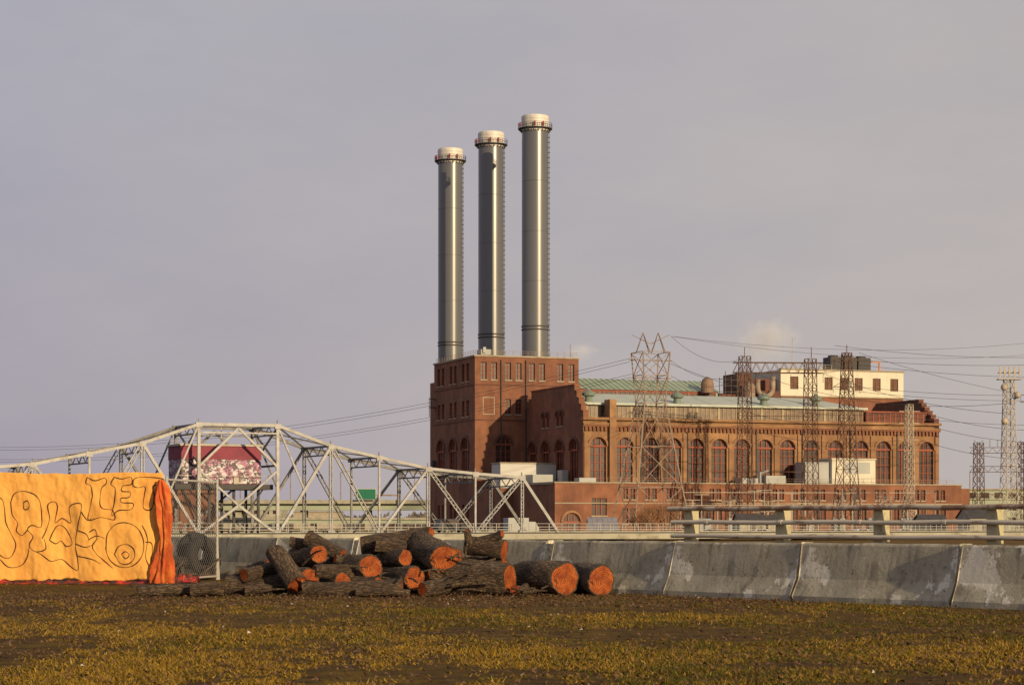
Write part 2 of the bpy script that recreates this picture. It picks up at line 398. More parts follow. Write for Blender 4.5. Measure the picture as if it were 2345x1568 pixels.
b_ = MB(); b_.box(U0 + 1.5, 86, CV, -3, 23.95, 28.0); b_.obj('clerestory_walls', brick, PS)
b_ = MB(); b_.quad((U0 + 2, CV - .05, 24.9), (85.5, CV - .05, 24.9), (85.5, CV - .05, 27.5), (U0 + 2, CV - .05, 27.5)); b_.obj('clerestory_glass', M('clerestory_glass', (.15, .095, .06), .3, .5, .6, spec=.4), PS)
b_ = MB(); x = U0 + 2; k = 0
while x < 85.6:
    wd = .5 if k % 5 == 0 else .13
    b_.box(x - wd / 2, x + wd / 2, CV - .2, CV - .06, 24.9, 27.5); x += 1.1; k += 1
b_.box(U0 + 1.5, 86, CV - .22, CV - .055, 27.5, 27.95); b_.box(U0 + 1.5, 86, CV - .22, CV - .055, 24.6, 24.9)
b_.obj('clerestory_mullions', buff, PS)
b_ = MB(); e0, e1, rv = CV - .9, -2.2, -17.8
A = [(U0 + 1.36, e0, 28.0), (86.5, e0, 28.0), (79, rv, 31.2), (U0 + 1.36, rv, 31.2), (U0 + 1.36, e1, 28.0), (86.5, e1, 28.0)]
b_.quad(A[0], A[1], A[2], A[3]); b_.quad(A[3], A[2], A[5], A[4]); b_.quad(A[1], A[5], A[2])
b_.box(U0 + 1.4, 86.6, e0 - .12, e0, 27.7, 28.2)
b_.obj('hall_roof', roof_pale, PS)
b_ = MB()
for x in (16.6, 38.6, 60.8, 74.5):
    b_.lathe([(.9, 28.3), (.8, 29.6), (1.5, 29.9), (1.5, 30.5), (.6, 31.0), (.25, 31.4), (.05, 31.5)], x, -31.2, 16)
b_.obj('roof_ventilators', M('vent_copper', (.15, .19, .15), .7), PS, smooth=False)
b_ = MB(); b_.box(86.6, U1 - 1.4, CV, -3, 23.95, 27.2); b_.obj('east_attic', brick_dark, PS)
b_ = MB()
for x in np.arange(87, 103, 1.5): b_.box(x, x + .25, CV - .1, CV - .01, 24.3, 27.1)
b_.box(86.6, U1 - 1.4, CV - .2, CV + .3, 27.21, 27.5); b_.obj('east_attic_ribs', frame_red, PS)
outer = [(0, 20), (36.6, 20), (36.6, 24.6)] + steps(36.5, 28, 24.7, 30.6, 6) + [(8.5, 30.6), (0, 25)]
b_ = MB(); P0 = [(U1 - 1.3, -a, z) for a, z in outer]; P1 = [(U1 + .02, -a, z) for a, z in outer]
b_.quad(*P0); b_.quad(*P1)
for i in range(len(outer)):
    j = (i + 1) % len(outer); b_.quad(P0[i], P0[j], P1[j], P1[i])
b_.obj('hall_gable_east', brick_dark, PS)
b_ = MB()
for i in range(3, len(outer) - 2):
    p, q = outer[i], outer[i + 1]
    if abs(p[1] - q[1]) < .01:
        a0, a1 = sorted((p[0], q[0])); b_.box(U1 - 1.4, U1 + .12, -a1, -a0 + .1, p[1] + .002, p[1] + .22)
b_.obj('east_gable_coping', brick, PS)
# rear middle roof
b_ = MB(); b_.quad((26.7, .0, 30.4), (63.3, .0, 30.4), (63.3, .0, 33.4), (26.7, .0, 33.4)); b_.obj('rear_glazing', glass, PS)
b_ = MB()
for k, x in enumerate(np.arange(26.9, 63.3, 1.2)): b_.box(x - (.2 if k % 4 == 0 else .08), x + (.2 if k % 4 == 0 else .08), -.15, -.01, 30.4, 33.3)
b_.box(26.7, 63.3, -.17, -.02, 33.0, 33.4); b_.box(26.7, 63.3, -.17, -.02, 30.1, 30.5); b_.obj('rear_mullions', frame_red, PS)
b_ = MB(); b_.quad((26.7, -.6, 33.4), (64, -.6, 33.4), (64, 9, 36.6), (26.7, 9, 36.6)); b_.quad((26.7, 9, 36.6), (64, 9, 36.6), (64, 19, 33.4), (26.7, 19, 33.4)); b_.quad((64, -.6, 33.4), (64, 19, 33.4), (64, 9, 36.6))
b_.box(63.2, 63.9, .1, 18.5, 30, 33.38)
for x in np.arange(27, 64, 1.5): b_.bar((x, -.6, 33.46), (x, 9, 36.66), .12)
b_.obj('rear_roof', roof_green, PS)
b_ = MB(); b_.lathe([(1.6, 33), (1.6, 35.4), (1.2, 36.4), (.3, 37)], 60.2, -1.5, 18); b_.obj('rotunda_vent', M('brown_vent', (.2, .12, .08), .7), PS)
b_ = MB(); b_.box(69.5, 73.5, 1, 9, 31, 38.2); b_.box(73.6, 81.4, 3, 12, 31, 37.2); b_.box(64.5, 69.4, 1, 8, 31, 33.2); b_.box(74, 81, .2, 2.8, 31, 34); b_.obj('flue_house', brick_dark, PS)
b_ = MB()
for x in np.arange(64, 75, 1.6): b_.bar((x, -.5, 31), (x, -.5, 36 + (x % 3)), .14)
for z in (33.5, 35, 36.5): b_.bar((64, -.5, z), (75, -.5, z), .12)
b_.obj('pipework_frame', dark_metal, PS)
b_ = MB(); pts = [(74.5, -.4, 36.8)]
for k in range(9):
    t = math.pi * k / 8; pts.append((76.6 - 2.1 * math.cos(t) * 1, -.4, 34.6 - 2.1 * math.sin(t)))
pts.append((78.7, -.4, 37.6)); b_.tube(pts, .7, 12); b_.lathe([(1.5, 31), (1.5, 35), (.4, 36)], 71.5, -1.8, 14); b_.obj('steam_duct', galv, PS, smooth=True)
wf = lambda a, z, d: (a, .5 + d, z)
louvre = M('louvre', (.2, .10, .055))
wall('upper_storey_front', rect(81.4, 116.5, 32.9, 39.5), [(x, 34.6, 2.3, 3.2, False) for x in (85.2, 94.9, 99.3, 103.5, 108.7, 113.8)], wf, .4, white_metal, PS, frame=louvre, gl=M('louvre_dark', (.13, .065, .04)), sill=False, nh=6)
b_ = MB(); b_.box(81.4, 116.5, .95, 22, 32.92, 39.45); b_.obj('upper_storey_core', white_metal, PS)
b_ = MB(); b_.box(81.2, 116.7, .2, 1.2, 39.5, 39.8); b_.box(81.2, 116.7, .2, .49, 32.7, 33.0); b_.obj('upper_storey_trim', stone, PS)
b_ = MB()
for x in (96.8, 100.8, 104.8):
    b_.box(x, x + 3.6, 3, 7, 40.0, 43.2)
    for dx in (.2, 3.2):
        b_.box(x + dx, x + dx + .2, 3.1, 3.3, 39.5, 40)
    b_.lathe([(1.3, 43.2), (1.3, 43.7)], x + 1.8, 5, 14)
    for z in np.arange(40.3, 43, .4): b_.box(x + .2, x + 3.4, 2.93, 2.98, z, z + .2)
b_.obj('rooftop_coolers', dark_metal, PS)
b_ = MB()
for x in np.arange(81.5, 96, 1.8): b_.bar((x, .8, 39.8), (x, .8, 40.9), .08)
for z in (40.3, 40.9): b_.bar((81.5, .8, z), (95.5, .8, z), .07)
b_.bar((87, 5, 39.8), (87, 5, 48), .12); b_.obj('upper_railing', pale_steel, PS)
b_ = MB(); b_.bar((111.5, 4, 39.8), (111.5, 4, 42.3), .35); b_.bar((109, 4, 42.3), (111.6, 4, 42.3), .3); b_.obj('davit', M('orange_davit', (.5, .2, .06)), PS)
# front annex
AV = -46.6
ops = [(6.3, GB + .05, 4.0, 4.6, True), (12.9, 2.6, 3.6, 3.8, False)]
x = 20.0
while x < 102:
    ops += [(x - .85, 6.2, 1.15, 2.4, False), (x + .85, 6.2, 1.15, 2.4, False)]
    ops += [(x - .95, .8, 1.4, 3.4, False), (x + .95, .8, 1.4, 3.4, False)]
    x += 5.25
wall('annex_front', rect(2.4, U1, GB, 9.7), ops, lambda a, z, d: (a, AV + d, z), .5, brick, PS, ends=[((U1, GB), (U1, 9.7))], ring=brick_light, nh=2)
b_ = MB(); b_.box(2.4, U1, AV + .52, FV - .95, GB, 9.5); b_.box(2.4, U0 - .02, FV - .95, -20, GB, 9.5); b_.box(-.7, U0 - .02, -19.98, -.02, GB, 9.0)
b_.box(U1, U1 + 3.5, AV + 2, FV + 20, GB, 9.0)
b_.quad((2.39, AV, GB), (2.39, AV + .6, GB), (2.39, AV + .6, 9.7), (2.39, AV, 9.7)); b_.obj('annex_core', brick, PS)
b_ = MB(); b_.box(2.2, U1 + .2, AV - .2, AV + .7, 9.7, 10.0); b_.box(2.2, 2.9, AV + .7, -20, 9.5, 10.0); b_.box(2.41, U1, AV - .12, AV - .002, 5.2, 5.45)
b_.obj('annex_coping', stone, PS)
b_ = MB(); b_.box(-.7, 13.0, -20.02, -14, 9.02, 14.6); b_.obj('plant_room_west', M('light_grey_cladding', (.47, .46, .43), .6, .06, .3), PS)
b_ = MB(); b_.box(-.9, 13.05, -20.2, -13.8, 14.6, 14.9); b_.obj('plant_room_west_edge', stone, PS)
b_ = MB(); b_.box(5, 10, -26, -21, 9.52, 12.0); b_.box(11, 12.5, -29, -26, 9.52, 13); b_.box(10, 14, -42, -39, 9.52, 11); b_.box(56, 61, -42, -38.2, 9.52, 11.8); b_.box(50, 54, -42, -38.2, 9.52, 11.2)
b_.tube([(55, -41, 9.6), (55, -41, 12.4), (57, -41, 12.8)], .3, 8); b_.obj('annex_roof_units', grey_metal, PS)
b_ = MB(); b_.box(71.9, 83.2, -44, -38, 9.52, 15.6); b_.box(71.7, 83.4, -44.2, -37.8, 15.6, 15.9); b_.obj('plant_room_east', white_metal, PS)
b_ = MB(); b_.box(75.2, 81.8, -44.06, -44.01, 12.4, 15.0); b_.obj('plant_room_east_louvre', grey_metal, PS)
b_ = MB(); b_.box(65.5, 71.88, -43, -38, 9.52, 15.0); b_.obj('plant_room_east_shaded_side', grey_metal, PS)  # separate grey box: shaded side of the white plant room, shade in its colour
b_ = MB()
for x in np.arange(15, 103, 2.2): b_.bar((x, AV + .4, 10), (x, AV + .4, 11), .05)
for z in (10.5, 11): b_.bar((15, AV + .4, z), (103, AV + .4, z), .05)
b_.obj('annex_railing', galv, PS)

# ---------------------------------------------------------------- smokestacks
def stack(x, y):
    e = empty('smokestack', (x, y, 0))
    s_ = MB(); s_.lathe([(3.32, GB), (3.3, 48.3)], n=64); s_.lathe([(3.3, 48.3), (3.28, 97.6)], n=64)
    o = s_.obj('shaft', stack_mat, e); autosmooth(o)
    s_ = MB()
    for z in (48.6, 49.4): s_.lathe([(3.42, z - .16), (3.45, z), (3.42, z + .16), (3.3, z + .17)], n=48)
    for z in (60.5, 72.8, 85.2): s_.lathe([(3.31, z - .03), (3.325, z), (3.31, z + .03)], n=48)
    s_.obj('joint_rings', dark_metal, e)
    s_ = MB(); s_.lathe([(3.34, 97.6), (3.4, 98.0), (3.4, 101.2), (3.1, 101.5)], n=64); autosmooth(s_.obj('cap', stack_white, e))
    s_ = MB(); s_.lathe([(3.1, 101.52), (3.0, 101.53)], n=40)
    for z in (99.2, 100.4): s_.lathe([(3.405, z), (3.42, z + .04), (3.405, z + .08)], n=48)
    s_.obj('cap_bands', grey_metal, e)
    s_ = MB(); s_.lathe([(3.35, 98.0), (4.25, 98.15), (4.25, 98.3), (3.4, 98.31)], n=48)
    for k in range(24):
        t = k * math.pi / 12; c_, q_ = math.cos(t), math.sin(t)
        s_.bar((4.2 * c_, 4.2 * q_, 98.3), (4.2 * c_, 4.2 * q_, 99.5), .08)
        s_.bar((3.3 * c_, 3.3 * q_, 97.3), (4.1 * c_, 4.1 * q_, 98.1), .12)
        t2 = (k + 1) * math.pi / 12
        for z in (98.95, 99.5): s_.bar((4.2 * c_, 4.2 * q_, z), (4.2 * math.cos(t2), 4.2 * math.sin(t2), z), .07)
    tl = math.radians(-14); c_, q_ = math.cos(tl), math.sin(tl)
    for d in (-.2, .2): s_.bar((3.55 * c_ - d * q_, 3.55 * q_ + d * c_, 40), (3.55 * c_ - d * q_, 3.55 * q_ + d * c_, 98), .06)
    z = 41
    while z < 98:
        s_.box(3.3 * c_, 3.3 * c_ + .48, 3.3 * q_ - .2, 3.3 * q_ + .2, z, z + .12); z += 1.25
    s_.obj('platform_and_ladder', dark_metal, e)
    s_ = MB()
    for t in (-2.8, -1.6, -1.05):
        s_.lathe([(.12, 98.4), (.22, 98.9), (.22, 99.4), (.1, 99.7)], 3.95 * math.cos(t), 3.95 * math.sin(t), 10)
    s_.obj('warning_lamps', red_paint, e)
stack(5.72, 540); stack(-5.4, 563); stack(-16.6, 588)

# ---------------------------------------------------------------- lattice masts
def lattice(mb, cx, cy, prof, rot=20, w=.16, wb=.09, step=None):
    r = math.radians(rot)
    def cor(k, z, hw):
        sx_, sy_ = ((-1, -1), (1, -1), (1, 1), (-1, 1))[k % 4]
        x, y = sx_ * hw, sy_ * hw
        return Vector((cx + x * math.cos(r) - y * math.sin(r), cy + x * math.sin(r) + y * math.cos(r), z))
    for i in range(len(prof) - 1):
        (z0, h0), (z1, h1) = prof[i], prof[i + 1]
        n_ = max(1, round((z1 - z0) / ((h0 + h1) * (step or 1.1))))
        for j in range(n_):
            za = z0 + (z1 - z0) * j / n_; zb = z0 + (z1 - z0) * (j + 1) / n_
            ha = h0 + (h1 - h0) * j / n_; hb = h0 + (h1 - h0) * (j + 1) / n_
            for k in range(4):
                mb.bar(cor(k, za, ha), cor(k, zb, hb), w)
                mb.bar(cor(k, za, ha), cor(k + 1, zb, hb), wb); mb.bar(cor(k + 1, za, ha), cor(k, zb, hb), wb)
                mb.bar(cor(k, zb, hb), cor(k + 1, zb, hb), wb)
def insul(mb, x, y, z, l=1.5, n=5, r=.16):
    for k in range(n): mb.lathe([(r * .4, z - l * k / n - .12), (r, z - l * k / n - .06), (r * .4, z - l * k / n)], x, y, 8)
T = MB()
lattice(T, 27.3, 430, [(-1.4, 6.2), (8, 4.7), (16, 3.5), (24.5, 2.2), (30, 2.6), (34.5, 2.9)], w=.25, wb=.12, step=1.0)
for dx in (-1.5, 1.5):
    for sx_ in (-1.3, 1.3):
        for sy_ in (-1.5, 1.5): T.bar((27.3 + dx + sx_, 430 + sy_, 34.5), (27.3 + dx, 430, 38.4), .13)
T.bar((23.6, 430, 38.0), (27.3, 430, 36.2), .12); T.bar((31, 430, 38.0), (27.3, 430, 36.2), .12)
for z in (33, 29.5): T.bar((23.0, 429, z), (31.6, 431.5, z), .2)
T.obj('transmission_tower', galv)
T = MB()
lattice(T, 50.1, 470, [(-1.4, 1.5), (36.8, .95)], w=.18, wb=.085, step=1.3); lattice(T, 64.5, 472, [(-1.4, 1.5), (36.4, .95)], w=.18, wb=.085, step=1.3)
for y in (469.2, 471.2):
    for z in (33.3, 35.5): T.bar((47.6, y, z), (67, y + 1.6, z), .15)
    x = 47.6
    while x < 66.5:
        T.bar((x, y, 33.3), (x + 1.0, y, 35.5), .08); T.bar((x + 1, y, 35.5), (x + 2, y, 33.3), .08); x += 2
for x in (48.2, 52.5, 56, 60, 67): insul(T, x, 470, 33.2, 2.2, 6, .22)
for z in (24.0, 12.0):
    T.bar((50, 470, z), (64.5, 472, z), .14)
for cxx in (50.1, 64.5): T.bar((cxx, 470.5, 36.5), (cxx, 470.5, 38.8), .14)
T.obj('gantry_tower', rust_steel)
T = MB(); lattice(T, 69, 450, [(-1.4, 2.3), (12, 1.6), (36, .75)], w=.19, wb=.09, step=1.2)
T.bar((69, 450, 36), (69, 450, 37.6), .15)
for z, l in ((34.5, 2.6), (29, 2.8), (24, 3.0)):
    T.bar((69 - l, 449.5, z), (69 + l, 450.8, z), .16); T.bar((69 - l, 449.5, z), (69, 450, z + 1.6), .09); T.bar((69 + l, 450.8, z), (69, 450, z + 1.6), .09)
    insul(T, 69 - l, 449.5, z, 1.4); insul(T, 69 + l, 450.8, z, 1.4)
T.bar((71.2, 450, 26.5), (72.6, 450, 16), .1)
T.obj('transmission_tower', rust_steel)
T = MB(); lattice(T, 83.7, 460, [(-1.4, .95), (25.9, .6)], w=.14, wb=.07)
for z in (24.5, 22.0, 18.5): T.bar((81.6, 460, z), (86, 460.5, z), .13)
T.obj('lattice_mast', pale_steel)
T = MB(); lattice(T, 95.6, 420, [(-1.4, 1.4), (12, 1.1), (28.5, .75)], w=.16, wb=.08)
T.box(93.4, 97.8, 419, 421, 28.5, 28.7); T.box(93.6, 97.6, 419.2, 420.8, 29.8, 29.95)
for x in (93.5, 94.4, 95.3, 96.3, 97.3): T.box(x, x + .3, 418.9, 419.1, 28.9, 31.0)
for (x, z) in ((94.4, 27), (97, 25.5), (94.5, 20.5)):
    T.lathe([(.1, z - .7), (.55, z - .35), (.62, z), (.55, z + .35), (.1, z + .7)], x, 419, 12)
T.bar((96.8, 420, 24), (96.8, 420, 27.5), .35)
T.obj('antenna_mast', pale_steel)
T = MB(); T.tube([(97.9, 416, GB), (97.9, 416, 25)], [.25, .14], 8); T.bar((96.8, 416, 24), (99.2, 416, 24), .15)
for x in (96.9, 97.9, 99.1): insul(T, x, 416, 25.1, .9, 3, .14)
T.obj('utility_pole', dark_metal)
T = MB()
for x in (91.9, 100.5):
    lattice(T, x, 430, [(-1.4, .9), (16.8, .7)], w=.13, wb=.07)
for z in (14.7, 11, 5.5):
    for dz in (0, 1.1): T.bar((90, 429.4, z + dz), (112, 429.8, z + dz), .12)
    x = 90
    while x < 111: T.bar((x, 429.4, z), (x + .9, 429.4, z + 1.1), .07); T.bar((x + .9, 429.4, z + 1.1), (x + 1.8, 429.4, z), .07); x += 1.8
for x in np.arange(91, 111, 1.5): insul(T, x, 429.5, 17.2, 1.4, 4, .2)
T.obj('substation_gantry', rust_steel)
T = MB()
for i in range(44):
    x = R.uniform(34, 88); y = R.uniform(440, 462); hh = R.uniform(3.2, 8.0)
    T.bar((x, y, GB), (x, y, hh), R.choice((.12, .16, .22)))
    if R.random() < .6: T.bar((x - 1.5, y, hh), (x + 1.5, y, hh), .12)
    if R.random() < .6:
        for dx in (-1.1, 0, 1.1): insul(T, x + dx, y, hh + 1.1, 1.1, 4, .17)
for z in (4.6, 7.2): T.bar((35, 444, z), (88, 452, z), .12)
T.obj('switchyard', [pale_steel])
T = MB()
for i in range(7):
    x = 38 + i * 7.3 + R.uniform(-1, 1); y = 452 + R.uniform(-4, 4)
    T.box(x, x + 2.6, y, y + 2, GB, 2.0); T.box(x + .2, x + .7, y - .6, y, GB + .5, 1.6); T.box(x + 1.4, x + 2, y - .6, y, GB + .5, 1.6)
    for dx in (.5, 1.3, 2.1): insul(T, x + dx, y + 1, 3.3, 1.3, 4, .16)
T.obj('transformer_bank', grey_metal)
def shed(x, y, wd, dp, hh, rh, name='shed', rz_=0.2):
    e = empty(name, (x, y, GB), rz_)
    q = MB(); q.box(-wd / 2, wd / 2, -dp / 2, dp / 2, 0, hh)
    q.quad((-wd / 2, -dp / 2 + .001, hh), (-wd / 2, dp / 2, hh), (-wd / 2, 0, hh + rh)); q.quad((wd / 2, -dp / 2, hh), (wd / 2, dp / 2, hh), (wd / 2, 0, hh + rh)); q.obj('walls', concrete, e)
    q = MB(); q.quad((-wd / 2 - .3, -dp / 2 - .3, hh - .05), (wd / 2 + .3, -dp / 2 - .3, hh - .05), (wd / 2 + .3, 0, hh + rh + .03), (-wd / 2 - .3, 0, hh + rh + .03))
    q.quad((-wd / 2 - .3, dp / 2 + .3, hh - .05), (wd / 2 + .3, dp / 2 + .3, hh - .05), (wd / 2 + .3, 0, hh + rh + .03), (-wd / 2 - .3, 0, hh + rh + .03)); q.obj('roof', dark_metal, e)
    q = MB(); q.box(-.5, .5, -dp / 2 - .05, -dp / 2 - .01, 0, 2.1); q.box(wd * .25, wd * .4, -dp / 2 - .05, -dp / 2 - .01, 1, 2); q.obj('door_and_window', glass, e)
shed(44.5, 410, 5, 5, 2.6, 1.6); shed(49.5, 412, 4, 5, 2.4, 1.6); shed(79.5, 415, 5, 5, 2.5, 1.6); shed(86.5, 405, 6, 6, 3.4, 1.8)
e = empty('lean_to_roof', (17.8, 420, GB), .2)
q = MB()
for k in range(6): q.box(-3 + k * 1.0, -2.06 + k * 1.0, 0, .08, 0, 3.3)
o = q.obj('panels', M('slate_panel', (.16, .16, .19), .4), e); o.rotation_euler = (math.radians(-38), 0, 0); o.location = (0, 0, 1.0)
q = MB()
for x in (-3, 0, 2.9): q.bar((x, 0, 0), (x, 0, 1.0), .15); q.bar((x, 1.9, 0), (x, 1.9, 3.3), .15)
q.obj('frame', galv, e)

# ---------------------------------------------------------------- power lines
Wm = MB()
def wire(p, q, sag, r=.04):
    p = Vector(p); q = Vector(q); pts = []
    for k in range(17):
        t = k / 16; c_ = p.lerp(q, t); c_.z -= sag * 4 * t * (1 - t); pts.append(c_)
    Wm.tube(pts, r, 4, cap=False)
for dz, dx in ((33.3, -4), (32.6, -4.2), (30.2, -3.8), (29.6, -4)): wire((27.3 + dx, 429, dz), (-133, 560, dz - 13), 4.5, .035)
for z, z2 in ((33, 33.5), (30, 33.0), (37.8, 36.4)): wire((31.4, 431, z), (50, 470, z2), 2.5)
for z in (33.4, 35.6): wire((66.8, 472, z), (69, 450, z), .5)
for k, (z, z2) in enumerate(((34.5, 35.5), (34.2, 31), (29, 29), (28.6, 27.5), (24, 22), (37.5, 38.5), (36, 25))): wire((71.5 - (k % 2) * 5, 450, z), (150, 470 + 8 * k, z2 + 3), 2.2)
wire((31.4, 431, 37.8), (160, 520, 50), 5, .03); wire((31.4, 431, 37.8), (160, 530, 46.5), 5, .03)
for z in (24.4, 22, 18.4): wire((86, 460, z), (110, 430, z - 5), 1.5); wire((50, 470, z + 3), (81.6, 460, z), 1.8)
wire((31, 431, 32.5), (84, 462, 24), 2.5); wire((52, 470, 33.2), (95.5, 420, 24), 3)
wire((66.8, 472, 33.4), (95.6, 420, 22), 1.6)
Wm.obj('power_lines', wire_mat)

# ---------------------------------------------------------------- truss bridge
BR = empty('truss_bridge', (6.26, 290, 0), math.radians(25))
Sx = [0, -5.45, -12.19, -18.87, -25.64, -32.2, -39.3]
Zt = [None, 7.0, 7.45, 8.05, 9.4, 10.75, 13.2]
CTR = -44.4
half = list(zip(Sx, Zt))
ZB = -.45
def laced(mb, p, q, w, t=.07):
    p = Vector(p); q = Vector(q); d = (q - p); L_ = d.length; d.normalize()
    side = d.cross(Vector((0, 1, 0))).normalized() * w / 2
    for s_ in (1, -1):
        mb.bar(p + side * s_, q + side * s_, .28, .10) if abs(d.z) < .95 else mb.bar(p + side * s_, q + side * s_, .10, .28)
    n_ = max(2, int(L_ / (w * 1.3)))
    for k in range(n_):
        a_ = p + d * L_ * k / n_; b2 = p + d * L_ * (k + 1) / n_; s_ = 1 if k % 2 else -1
        mb.bar(a_ + side * s_, b2 - side * s_, t)
for y in (0, 10):
    B = MB()
    for mir in (0, 1):
        f = (lambda s_: s_) if not mir else (lambda s_: 2 * CTR - s_)
        P = lambda i, top: (f(half[i][0]), y, half[i][1] if top else ZB)
        B.bar(P(0, 0), P(1, 1), .38, .38)
        for i in range(1, 6): B.bar(P(i, 1), P(i + 1, 1), .38, .36)
        laced(B, P(1, 1), P(2, 0), .42); laced(B, P(2, 0), P(3, 1), .42); B.bar(P(3, 1), P(4, 0), .34, .30)
        laced(B, P(4, 0), P(5, 1), .46); B.bar(P(5, 1), P(6, 0), .36, .34)
        for i in range(1, 7):
            if i in (2, 4): B.bar(P(i, 0), P(i, 1), .24, .24)
            elif i == 6: B.bar(P(i, 0), P(i, 1), .38, .3)
            else: laced(B, P(i, 0), P(i, 1), .34)
        B.bar(P(0, 0), P(6, 0), .35, .5)
        m1 = Vector(P(5, 1)).lerp(Vector(P(6, 0)), .5); B.bar(m1, P(6, 1), .2)
        for i in range(1, 7):
            g_ = Vector(P(i, 1)); B.box(g_.x - .4, g_.x + .4, y - .24, y + .24, g_.z - .4, g_.z + .22)
            g_ = Vector(P(i, 0)); B.box(g_.x - .45, g_.x + .45, y - .235, y + .235, g_.z - .1, g_.z + .6)
    a_, b2 = half[6][0], 2 * CTR - half[6][0]
    B.bar((a_, y, 13.2), (b2, y, 13.2), .38, .38); B.bar((a_, y, ZB), (b2, y, ZB), .35, .5)
    B.bar((CTR, y, 12.8), (a_, y, 8.0), .28, .28); B.bar((CTR, y, 12.8), (b2, y, 8.0), .28, .28)
    B.bar((a_, y, ZB), (CTR, y, 3.2), .3, .3); B.bar((b2, y, ZB), (CTR, y, 3.2), .3, .3)
    B.bar((a_, y, 7.6), (CTR, y, 3.2), .24, .24); B.bar((b2, y, 7.6), (CTR, y, 3.2), .24, .24)
    B.bar((a_, y, 12.2), (b2, y, 12.2), .18, .18)
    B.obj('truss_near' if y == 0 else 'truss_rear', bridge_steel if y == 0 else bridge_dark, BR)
B = MB()
tops = [(s_, z) for s_, z in half[1:]] + [(2 * CTR - s_, z) for s_, z in reversed(half[1:])]
for i, (s_, z) in enumerate(tops):
    B.bar((s_, .2, z), (s_, 9.8, z), .26, .26); B.bar((s_, .2, z - 1.1), (s_, 9.8, z - 1.1), .18, .18)
    for k in range(6): B.bar((s_, .2 + k * 1.6, z - (1.1 if k % 2 else 0)), (s_, .2 + (k + 1) * 1.6, z - (0 if k % 2 else 1.1)), .1)
    if i < len(tops) - 1:
        s2, z2 = tops[i + 1]; B.bar((s_, .2, z), (s2, 9.8, z2), .17, .17); B.bar((s_, 9.8, z), (s2, .2, z2), .17, .17)
    B.bar((s_, 0.1, z), (s_, 0.1, z + .7), .12)
for s_ in (half[6][0], 2 * CTR - half[6][0]):
    B.bar((s_, .2, 12.9), (s_, 9.8, 8.4), .2); B.bar((s_, 9.8, 12.9), (s_, .2, 8.4), .2); B.bar((s_, .2, 8.2), (s_, 9.8, 8.2), .26)
B.obj('sway_bracing', bridge_dark, BR)
B = MB(); XL = 2 * CTR
B.box(XL - 60, 100, .4, 9.6, -.75, -.25); B.box(XL - 60, 100, -1.9, -.3, -.35, -.2)
B.obj('deck', [asphalt], BR)
B = MB(); B.box(XL - 60, 100, -1.95, -1.75, -1.1, -.36)
B.box(XL - 60, 100, 9.7, 9.95, -1.1, -.1)
for x in (100, 85, 70, 55, 40, 25, 10, 1): B.box(x - 1, x - .2, 0, 9.6, -1.8, -.76)
B.obj('fascia', concrete, BR)
B = MB()
x = XL - 58
while x < 98:
    B.bar((x, -1.85, -.2), (x, -1.85, .95), .08); B.bar((x, 9.8, -.1), (x, 9.8, .95), .08); x += 1.9
for z in (.15, .5, .95):
    B.bar((XL - 60, -1.85, z), (99, -1.85, z), .055); B.bar((XL - 60, 9.8, z), (99, 9.8, z), .055)
B.obj('railing', M('railing_steel', (.30, .29, .27), .6, .15, 1), BR)
B = MB(); B.lathe([(7.5, -4), (7.5, -1.6), (7, -1.2), (.1, -1.15)], CTR, 5, 36); B.box(XL - 1, XL + 1.2, -1, 11, -4, -.8); B.box(-.5, 1.6, -1, 11, -4, -.78); B.obj('piers', concrete, BR)
# control house
CH = CTR - 1.6
B = MB(); B.box(CH - 5.0, CH + 5.2, 2.2, 7.8, 5.9, 8.2); B.box(CH - 5.1, CH + 5.3, 2.1, 7.9, 8.95, 10.6, 0)
B.obj('control_house', M('maroon_paint', (.20, .025, .05), .7, .25, .8), BR)
gm2, nt, b = new_mat('graffiti_panel'); v = coords(nt, (1, 1, 1.2))
vr = nt.nodes.new('ShaderNodeTexVoronoi'); vr.feature = 'DISTANCE_TO_EDGE'; vr.inputs['Scale'].default_value = .75
nn = noise_node(nt, v, 1.1, 2); ad = nt.nodes.new('ShaderNodeVectorMath'); ad.operation = 'MULTIPLY_ADD'; ad.inputs[1].default_value = (2.8, 2.8, 2.8)
nt.links.new(nn.outputs['Color'], ad.inputs[0]); nt.links.new(v, ad.inputs[2]); nt.links.new(ad.outputs[0], vr.inputs['Vector'])
e1_ = ramp(nt, vr.outputs['Distance'], .07, .11)
n4 = noise_node(nt, v, .9, 2)
fc = mixc(nt, ramp(nt, n4.outputs['Fac'], .45, .53).outputs[0], (.48, .46, .48, 1), (.32, .10, .20, 1))
nt.links.new(mixc(nt, e1_.outputs[0], (.035, .012, .025, 1), fc), b.inputs['Base Color'])
B = MB(); B.box(CH - 5.05, CH + 5.25, 2.15, 7.85, 5.95 + .0, 8.95); B.obj('control_house_graffiti', gm2, BR)
B = MB(); B.box(CH - 6.1, CH + 6.6, 1.4, 8.6, 5.2, 5.85); B.box(CH - 3.5, CH - 3, 1.3, 1.39, 5, 7)
for dx in (-3, 0.2, 3.4):
    for y in (2.5, 7.5): B.bar((CTR + dx, y, -.3), (CTR + dx, y, 5.2), .3)
B.bar((CH - 5, 2, 5.2), (CH - 3, 2.5, 2), .2); B.bar((CH + 5.4, 2, 5.2), (CH + 3.4, 2.5, 2), .2); B.obj('control_house_platform', dark_metal, BR)
B = MB(); B.box(CH - 5.3, CH + 5.5, 1.9, 8.1, 10.6, 10.85)
for x in np.arange(CH - 6.0, CH + 6.6, 1.2): B.bar((x, 1.45, 5.85), (x, 1.45, 6.9), .05)
